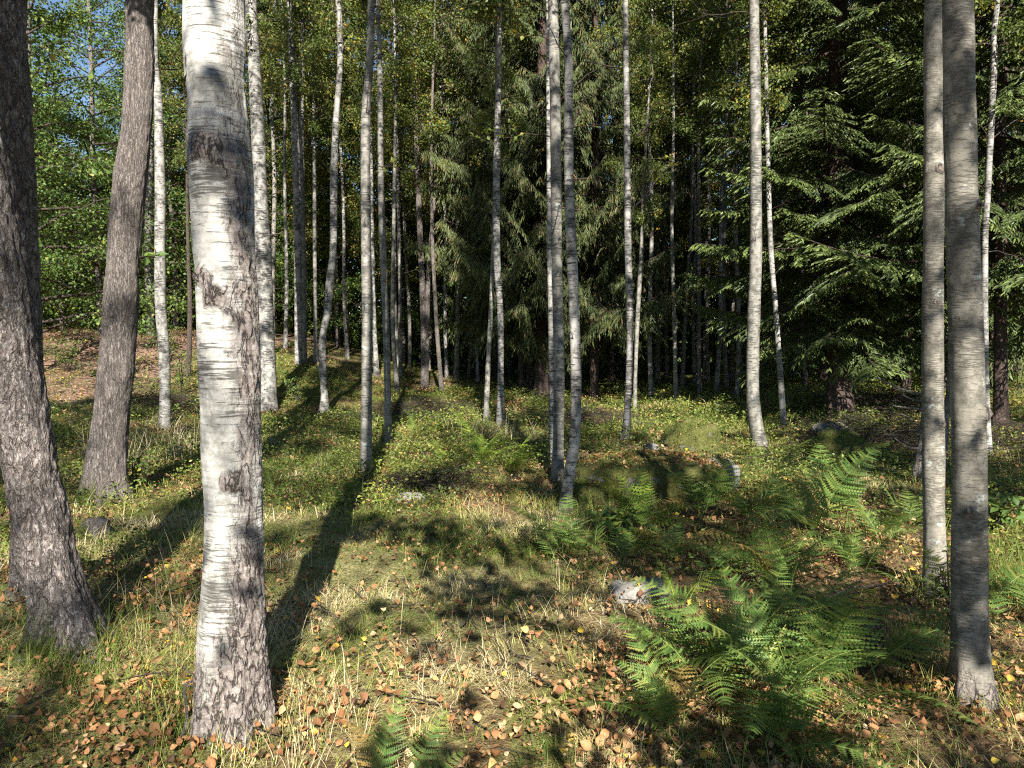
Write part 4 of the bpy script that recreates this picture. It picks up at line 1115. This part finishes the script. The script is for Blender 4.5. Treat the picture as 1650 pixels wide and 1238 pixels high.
shrub('leafy green shrub in the sun behind the right-hand spruce trunk', 1640, 640, 1.6, 0.8, 900, 7)
shrub('dark leafy shrub by the crooked white birch', 480, 650, 0.6, 0.5, 400, 8)
shrub('broad-leaved plant in the litter at the right edge', 1600, 860, 0.3, 0.35, 60, 9, ls=0.09, stems=4)

def trunk_twig(key, z, az, L, n, seed, mat, ls=0.05, droop=0.15, el=0.25):
    """leafy side twig on a trunk"""
    t, base, path = TREES[key]
    rng = np.random.default_rng(seed)
    p = np.array([np.interp(z, path[:, 2], path[:, 0]), np.interp(z, path[:, 2], path[:, 1]), z])
    d = np.array([math.cos(az) * math.cos(el), math.sin(az) * math.cos(el), math.sin(el)])
    P = limb_curve(p, d, L, droop, 7, 0.04, rng)
    W = Wood(); W.tube(P, np.linspace(0.004 + L * 0.004, 0.0015, 7), 4)
    PP, DD = [], []
    for q in range(6):
        i = rng.integers(2, 7); dd = norm(d + rng.normal(0, 0.6, 3)); l = L * rng.uniform(0.15, 0.35)
        W.tube(np.stack([P[i], P[i] + dd * l]), [0.002, 0.001], 3)
        m = n // 6 + 1; f = rng.random((m, 1))
        PP.append(P[i] + dd * l * f); DD.append(dd + rng.normal(0, 0.6, (m, 3)))
    me = W.mesh('twig', M_twig); tw = obj('twig', me, t)
    if n:
        Pn = np.concatenate(PP); D = np.concatenate(DD); k = len(Pn)
        N = rng.normal(0, 0.5, (k, 3)); N[:, 2] += 0.8
        s = ls * rng.uniform(0.7, 1.2, k)
        V, Q, tn = diamonds(Pn, D, norm(N), s, s * 0.72, np.clip(rng.normal(0.6, 0.25, k), 0, 1))
        lf = obj('leaves', mesh_np('leaves', V, quads=Q, attrs={'tint': tn}, mats=[mat]), tw); lf['kind'] = 'stuff'
trunk_twig('B', 3.0, R(190), 0.25, 10, 1, M_leaf_green, 0.07)
trunk_twig('B', 2.25, R(10), 0.3, 6, 2, M_leaf_green, 0.10)
trunk_twig('B', 3.95, R(5), 0.7, 26, 3, M_leaf_green, 0.08)
trunk_twig('B', 4.1, R(180), 1.0, 30, 4, M_leaf_green, 0.08)
trunk_twig('Q1', 3.6, R(185), 0.65, 26, 5, M_leaf_birch, 0.06, 0.3)
trunk_twig('Q1', 4.6, R(195), 0.5, 22, 6, M_leaf_birch, 0.06, 0.3)
trunk_twig('Q2', 3.4, R(10), 0.4, 14, 7, M_leaf_birch, 0.05)
trunk_twig('R', 5.2, R(170), 1.3, 34, 8, M_leaf_olive, 0.07, 0.1)
trunk_twig('R', 6.2, R(5), 1.4, 20, 9, M_leaf_olive, 0.07, 0.5)
trunk_twig('R', 3.2, R(20), 0.9, 0, 10, M_leaf_olive, 0.07, -0.3, 0.7)
trunk_twig('G', 6.0, R(5), 1.6, 30, 11, M_leaf_olive, 0.07, 0.3)
trunk_twig('G', 7.4, R(20), 1.8, 40, 12, M_leaf_olive, 0.07, 0.1)
trunk_twig('P', 5.6, R(60), 1.2, 10, 13, M_leaf_birch, 0.06, -0.6, 0.9)
trunk_twig('V3', 4.0, R(190), 0.5, 0, 14, M_leaf_birch, 0.05, -0.3, 0.9)
trunk_twig('V3', 2.6, R(-10), 0.5, 0, 15, M_leaf_birch, 0.05, 0.6, 0.3)
trunk_twig('T', 4.0, R(10), 0.7, 8, 16, M_leaf_birch, 0.05, 0.1)
trunk_twig('C', 5.5, R(20), 0.9, 10, 17, M_leaf_birch, 0.05, 0.0, 0.9)
trunk_twig('J', 6.2, R(170), 0.9, 14, 18, M_leaf_birch, 0.05, 0.4, 0.5)

rt = np.random.default_rng(55)
for key in ('C', 'G', 'H', 'J', 'K', 'L', 'P', 'P2', 'Q1', 'Q2', 'R', 'R2', 'S', 'T', 'V3', 'D', 'E', 'I', 'M', 'N', 'O'):
    for q in range(4):
        trunk_twig(key, rt.uniform(3.0, 8.5), rt.uniform(0, 6.28), rt.uniform(0.4, 1.3), int(rt.choice([0, 0, 10, 24])), int(rt.integers(1e6)), M_leaf_olive if q % 2 else M_leaf_birch, 0.06, rt.uniform(-0.3, 0.4), rt.uniform(0.1, 0.9))
    for q in range(4):          # dead stubs low on the stem
        trunk_twig(key, rt.uniform(1.2, 5.0), rt.uniform(3.3, 6.1), rt.uniform(0.08, 0.45), 0, int(rt.integers(1e6)), M_leaf_olive, 0.06, rt.uniform(-0.5, 0.3), rt.uniform(-0.1, 0.8))
# ------------------------------------------------------------------ grass, ground cover, leaf litter
def scatter(n, dmin, dmax, rng, power=1.0, margin=1.3):
    """ground points spread over the wedge of floor in front of the viewpoint"""
    u = rng.random(n)
    d = dmin * (dmax / dmin) ** u if power == 1.0 else (dmin ** (2 - power) + u * (dmax ** (2 - power) - dmin ** (2 - power))) ** (1 / (2 - power))
    x = (rng.random(n) * 2 - 1) * (0.74 * d + margin)
    return x, d

def in_fern_area(x, y):
    return sstep(0.2, 0.9, x) * sstep(8.0, 6.5, y)

def grass(n_tuft, per, dmin, dmax, seed, hgt, wid, segs):
    rng = np.random.default_rng(seed)
    x, y = scatter(n_tuft, dmin, dmax, rng, 1.25)
    g, s, rd = zones(x, y)
    n1 = fbm(x * 0.9, y * 0.9, 0, 61, 3); n2 = fbm(x * 2.6 + 7, y * 2.6, 0, 63, 2)
    keep = (0.30 + 0.9 * (n1 - 0.35) + 0.35 * s - 0.16 * in_fern_area(x, y) - 0.42 * rd - 0.05 * sstep(3.9, 2.8, y)) > rng.random(n_tuft) * 0.75
    x, y, n1, n2, s = x[keep], y[keep], n1[keep], n2[keep], s[keep]
    m = len(x)
    dry = np.clip(0.39 + (n2 - 0.5) * 1.5 + (s - 0.5) * 0.25 + rng.normal(0, 0.10, m), 0.02, 1)
    k = rng.integers(max(2, per // 2), per + per // 2, m)
    idx = np.repeat(np.arange(m), k); N = len(idx)
    th = hgt * (0.5 + 1.0 * n1) * rng.uniform(0.55, 1.35, m)
    az = rng.uniform(0, 2 * np.pi, N); ro = np.abs(rng.normal(0, 0.035, N)) * (1 + 0.1 * y[idx])
    bx = x[idx] + np.cos(az) * ro; by = y[idx] + np.sin(az) * ro
    bz = gz(bx, by) - 0.01
    tilt_az = az + rng.normal(0, 0.6, N)
    flat = rng.random(m)[idx] * 0.7
    el0 = np.clip(rng.normal(1.15, 0.25, N) - flat * 0.6, 0.25, 1.5); bend = np.abs(rng.normal(1.0, 0.5, N)) + 0.2 + flat
    L = th[idx] * rng.uniform(0.5, 1.3, N)
    t = np.linspace(0, 1, segs + 1)
    P = [np.stack([bx, by, bz], 1)]
    for i in range(segs):
        e = el0 - bend * (t[i] + t[i + 1]) / 2
        P.append(P[-1] + (L / segs)[:, None] * np.stack([np.cos(tilt_az) * np.cos(e), np.sin(tilt_az) * np.cos(e), np.sin(e)], 1))
    side = np.stack([-np.sin(tilt_az), np.cos(tilt_az), np.zeros(N)], 1)
    ww = wid * rng.uniform(0.6, 1.3, N)[:, None]
    gl = P[1:]
    for q in gl: q[:, 2] = np.maximum(q[:, 2], bz + 0.008)
    rows = []
    for i in range(segs):
        w = ww * (1 - 0.75 * t[i] ** 1.3) / 2
        rows += [P[i] - side * w, P[i] + side * w]
    rows.append(P[-1])
    V = np.stack(rows, 1); nv = V.shape[1]
    o = (np.arange(N) * nv)[:, None]
    Q = np.concatenate([o + np.array([[2 * i, 2 * i + 1, 2 * i + 3, 2 * i + 2]]) for i in range(segs - 1)]) if segs > 1 else None
    T = o + np.array([[2 * segs - 2, 2 * segs - 1, 2 * segs]])
    tn = np.repeat(np.clip(dry[idx] + rng.normal(0, 0.13, N), 0, 1), nv)
    return V.reshape(-1, 3), T, Q, tn
def grass_obj(label, *a):
    V, T, Q, tn = grass(*a)
    o = obj('grass', mesh_np('grass', V, T, Q, {'tint': tn}, False, [M_grass]))
    tag(o, label, 'grass', None, 'stuff')
grass_obj('fine green and straw-coloured grass over the near ground', 10000, 15, 1.7, 5.5, 1, 0.135, 0.0029, 3)
grass_obj('dry and green grass over the middle of the glade', 15000, 12, 5.2, 12.5, 2, 0.17, 0.0050, 2)
grass_obj('sparse grass at the back of the glade', 9000, 8, 12, 24, 3, 0.22, 0.010, 2)

def tall_grass(label, px, py, r, n, seed, H=0.55, dry=0.85, wid=0.004):
    rng = np.random.default_rng(seed); b = ground_at(px, py)
    W = []
    az = rng.uniform(0, 6.28, n); ro = r * np.sqrt(rng.random(n)); x = b.x + np.cos(az) * ro; y = b.y + np.sin(az) * ro
    z = gz(x, y); ta = rng.uniform(0, 6.28, n); L = H * rng.uniform(0.4, 1.1, n); el = rng.uniform(0.9, 1.5, n); bd = rng.uniform(0.2, 1.3, n)
    P = [np.stack([x, y, z], 1)]
    for i in range(4):
        e = el - bd * (i + 0.5) / 4
        P.append(P[-1] + (L / 4)[:, None] * np.stack([np.cos(ta) * np.cos(e), np.sin(ta) * np.cos(e), np.sin(e)], 1))
    s = np.stack([-np.sin(ta), np.cos(ta), 0 * ta], 1) * wid / 2
    rows = []
    for i in range(4): rows += [P[i] - s * (1 - 0.2 * i), P[i] + s * (1 - 0.2 * i)]
    rows.append(P[4]); V = np.stack(rows, 1) - np.array(b)[None, None]; o = (np.arange(n) * 9)[:, None]
    Q = np.concatenate([o + np.array([[2 * i, 2 * i + 1, 2 * i + 3, 2 * i + 2]]) for i in range(3)]); T = o + np.array([[6, 7, 8]])
    ob = obj('grass_tuft', mesh_np('grass_tuft', V.reshape(-1, 3), T, Q, {'tint': np.repeat(np.clip(rng.normal(dry, 0.1, n), 0, 1), 9)}, False, [M_grass]), None, b)
    tag(ob, label, 'grass', None, 'stuff')
tall_grass('tall dry straw grass around the slender pale birch', 275, 725, 1.1, 420, 1, 0.6, 0.88, 0.006)
tall_grass('tall dry straw grass by the wavy birch pair', 800, 705, 0.7, 220, 2, 0.5, 0.85, 0.006)
tall_grass('soft green grass tuft at the right edge beside the silvery trunk', 1630, 960, 0.35, 700, 3, 0.4, 0.18, 0.004)
tall_grass('soft green grass tuft right of the silvery trunk, higher up', 1610, 900, 0.4, 350, 4, 0.3, 0.3, 0.004)
tall_grass('green grass tuft in front of the leaning scaly trunk', 120, 1070, 0.22, 420, 5, 0.22, 0.2, 0.0035)
tall_grass('pale dry grass tuft left of the foot of the silvery trunk', 1490, 1060, 0.20, 420, 6, 0.26, 0.55, 0.003)
tall_grass('bleached dry grass at the foot of the thick white birch', 470, 1190, 0.30, 260, 7, 0.17, 0.85, 0.003)
tall_grass('long bent dry grass stalks in the shade beside the leaning scaly trunk', 190, 1000, 0.4, 50, 8, 0.55, 0.8, 0.003)
tall_grass('scattered dry stalks in the near grass', 560, 1000, 1.0, 90, 9, 0.3, 0.9, 0.003)
tall_grass('dry stalks left of the fern patch', 940, 1010, 0.8, 80, 10, 0.32, 0.8, 0.003)

for q_, (lab_, px_, py_, r_) in enumerate([('the thick white birch', 372, 1160, 0.26), ('the leaning scaly trunk', 105, 1022, 0.32), ('the silvery trunk', 1566, 1128, 0.17), ('the lichened trunk', 1508, 964, 0.17),
                                       ('the furrowed leaning trunk', 167, 796, 0.36), ('the straight mottled birch', 590, 762, 0.25), ('the crooked-footed white birch', 911, 822, 0.22), ('the curved grey birch', 1226, 720, 0.3)]):
    tall_grass('short grass around the foot of ' + lab_, px_, py_, r_ * 1.25, 260, 30 + q_, 0.17, 0.45, 0.0035 + 0.0005 * q_)

def ground_cover(n, seed):
    rng = np.random.default_rng(seed)
    x, y = scatter(n, 4.5, 24, rng, 1.35)
    g, s, rd = zones(x, y)
    patch = fbm(x * 0.8 + 50, y * 0.8, 0, 71, 3)
    amt = sstep(0.46, 0.62, patch + 0.18 * (g - 0.4) + 0.06 * sstep(6, 9, y)) * (1 - 0.85 * rd)
    amt = amt * (1 - 0.8 * np.exp(-(((x + 0.8) / 1.8) ** 2 + ((y - 5.0) / 1.8) ** 2)))
    keep = amt > rng.random(n)
    x, y, amt = x[keep], y[keep], amt[keep]; m = len(x)
    h = 0.36 * amt * (0.15 + 0.85 * vnoise(x * 3.2, y * 3.2, 0, 73) ** 1.4)
    z = gz(x, y) + h * rng.random(m) ** 0.6
    D = rng.normal(0, 1, (m, 3)); D[:, 2] *= 0.5
    N = rng.normal(0, 0.5, (m, 3)); N[:, 2] += 0.9
    s = (0.019 + 0.0023 * y) * rng.uniform(0.6, 1.3, m)
    tint = np.clip(0.3 + 0.6 * (vnoise(x * 1.5, y * 1.5, 3, 75) - 0.3) + rng.normal(0, 0.15, m), 0, 1)
    V, Q, tn = diamonds(np.stack([x, y, z], 1), D, norm(N), s, s * 0.6, tint)
    o = obj('ground_cover', mesh_np('ground_cover', V, quads=Q, attrs={'tint': tn}, mats=[M_bilberry]))
    tag(o, 'low bilberry and moss-like ground cover in the middle of the glade', 'ground cover', None, 'stuff')
ground_cover(205000, 5)

LEAF_OUT = np.array([(0, 0), (0.20, 0.30), (0.45, 0.40), (0.75, 0.24), (1.0, 0.0), (0.75, -0.24), (0.45, -0.40), (0.20, -0.30)])
def leaf_verts(curl, fold):
    x = LEAF_OUT[:, 0] - 0.4; y = LEAF_OUT[:, 1]
    z = curl * (x ** 2) + fold * np.abs(y)
    v = np.stack([x, y, z], 1)
    return np.concatenate([[[0.0, 0, 0]], v])
LEAF_TRIS = np.array([[0, i, i % 8 + 1] for i in range(1, 9)])
def litter(n, seed):
    rng = np.random.default_rng(seed)
    x, y = scatter(n, 1.7, 22, rng, 1.3)
    g, s, rd = zones(x, y)
    pt = fbm(x * 1.3 + 20, y * 1.3, 0, 81, 3)
    amt = 0.36 + 2.5 * (pt - 0.44) + 0.20 * in_fern_area(x, y) + 0.16 * sstep(4.0, 2.8, y) - 0.10 * s - 0.1 * sstep(8, 12, y) + 0.3 * rd
    keep = amt > rng.random(n) * 0.8
    x, y = x[keep], y[keep]; m = len(x)
    return x, y, rng, m
def litter_attrs(x, y, rng, m):
    z = gz(x, y) + 0.008 + np.abs(rng.normal(0, 0.032, m)) * sstep(1.5, 4.0, y) + np.abs(rng.normal(0, 0.015, m))
    size = np.clip(rng.lognormal(-3.78, 0.42, m), 0.009, 0.048) * (1 + 0.35 * sstep(8, 16, y))
    curl = rng.normal(0.4, 0.9, m); fold = rng.normal(0.2, 0.6, m)
    warm = vnoise(x * 0.8 + 11, y * 0.8, 0, 83)
    tint = np.clip(rng.normal(0.16 + 0.38 * warm, 0.22, m), 0, 0.82)
    yel = rng.random(m) < 0.035
    tint[yel] = rng.uniform(0.88, 1.0, yel.sum())
    rot = np.stack([rng.normal(0, 0.55, m), rng.normal(0, 0.55, m), rng.uniform(0, 6.28, m)], 1)
    return z, size, curl, fold, tint, rot
x, y, rng, m = litter(115000, 9)
ex = rng.uniform(-0.68, 0.68, 1500) + slab.location.x; ey = rng.uniform(-0.5, 0.5, 1500) + slab.location.y      # leaves caught on the flat-topped boulder
for (tx, ty, tr, tn_) in ((-1.13, 3.0, 0.15, 170), (-2.3, 3.85, 0.20, 170), (1.97, 3.2, 0.10, 130), (2.5, 4.45, 0.09, 90), (-4.0, 7.2, 0.22, 120)):      # leaves drifted against the trunks
    aa = rng.uniform(0, 6.28, tn_); rr_ = tr + np.abs(rng.normal(0, 0.14, tn_))
    ex = np.concatenate([ex, tx + np.cos(aa) * rr_]); ey = np.concatenate([ey, ty + np.sin(aa) * rr_])
x = np.concatenate([x, ex]); y = np.concatenate([y, ey]); m = len(x)
z, size, curl, fold, tint, rot = litter_attrs(x, y, rng, m)
from mathutils.bvhtree import BVHTree
stones = [o for o in col.objects if o.name.split('.')[0] in ('boulder', 'stone')]
for st in stones:
    bt = BVHTree.FromPolygons([v.co[:] for v in st.data.vertices], [p.vertices[:] for p in st.data.polygons])
    c_, s_ = math.cos(-st.rotation_euler.z), math.sin(-st.rotation_euler.z)
    for i in np.where(np.hypot(x - st.location.x, y - st.location.y) < 1.1)[0]:
        dx, dy = x[i] - st.location.x, y[i] - st.location.y
        hit = bt.ray_cast(Vector((dx * c_ - dy * s_, dx * s_ + dy * c_, 3.0)), Vector((0, 0, -1)))
        if hit[0] is not None:
            if hit[1].z < 0.6: z[i] -= 5 if hit[0].z + st.location.z > z[i] else 0
            else: z[i] = max(z[i], hit[0].z + st.location.z + 0.008 + 0.01 * abs(rng.normal()))
# nearest large leaves as pieces of their own
inside = np.abs(x) < 0.70 * y - 0.02
vis = np.where(inside & (y > 2.62))[0]
score = size[vis] / y[vis]
near = vis[np.argsort(-score)[:300]]
lv_var = []
for i in range(12):
    v = leaf_verts((-0.6, 0.3, 1.0, 1.6)[i % 4], (0.7, -0.4, 0.2)[i % 3])
    lv_var.append(mesh_np('leaf', v, LEAF_TRIS, None, {'tint': np.full(9, (0.15, 0.32, 0.45, 0.5, 0.6, 0.72, 0.8, 0.9, 0.96, 0.4, 0.25, 0.55)[i])}, True, [M_litter]))
tv = np.array((0.15, 0.32, 0.45, 0.5, 0.6, 0.72, 0.8, 0.9, 0.96, 0.4, 0.25, 0.55))
for i in near:
    o = obj('leaf', lv_var[int(np.argmin(np.abs(tv - tint[i] + rng.normal(0, 0.06, 12))))], ground, (x[i], y[i], z[i] + 0.006), rot[i], size[i] * 1.05)
mask = np.ones(m, bool); mask[near] = False
idx = np.where(mask)[0]; k = len(idx)
base_v = np.concatenate([[[0, 0]], LEAF_OUT - [0.4, 0]])
lx = base_v[:, 0][None] * size[idx][:, None]; ly = base_v[:, 1][None] * size[idx][:, None]
lz = (curl[idx][:, None] * (base_v[:, 0][None] ** 2) + fold[idx][:, None] * np.abs(base_v[:, 1][None])) * size[idx][:, None]
rx, ry, rz_ = rot[idx][:, 0:1], rot[idx][:, 1:2], rot[idx][:, 2:3]
y1 = ly * np.cos(rx) - lz * np.sin(rx); z1 = ly * np.sin(rx) + lz * np.cos(rx)
x2 = lx * np.cos(ry) + z1 * np.sin(ry); z2 = -lx * np.sin(ry) + z1 * np.cos(ry)
X = x2 * np.cos(rz_) - y1 * np.sin(rz_) + x[idx][:, None]; Y = x2 * np.sin(rz_) + y1 * np.cos(rz_) + y[idx][:, None]; Z = z2 + z[idx][:, None]
V9 = np.stack([X, Y, Z], -1)
nr_ = y[idx] < 5.0                                   # full outline near by, four corners farther off
Vn = V9[nr_].reshape(-1, 3); Vf = V9[~nr_][:, [1, 3, 5, 7]].reshape(-1, 3); kn = int(nr_.sum())
V = np.concatenate([Vn, Vf])
T = ((np.arange(kn) * 9)[:, None, None] + LEAF_TRIS[None]).reshape(-1, 3)
Qf = np.arange(len(Vf)).reshape(-1, 4) + len(Vn)
tl_ = np.concatenate([np.repeat(tint[idx][nr_], 9), np.repeat(tint[idx][~nr_], 4)])
lo = obj('leaf_litter', mesh_np('leaf_litter', V, T, Qf, {'tint': tl_}, True, [M_litter]))
tag(lo, 'fallen orange, tan and yellow leaves strewn over the forest floor', 'leaf litter', None, 'stuff')
# leaves on top of the flat boulder
print('objects', len(bpy.data.objects), 'tris', sum(len(me.loops) - 2 * len(me.polygons) for me in bpy.data.meshes))
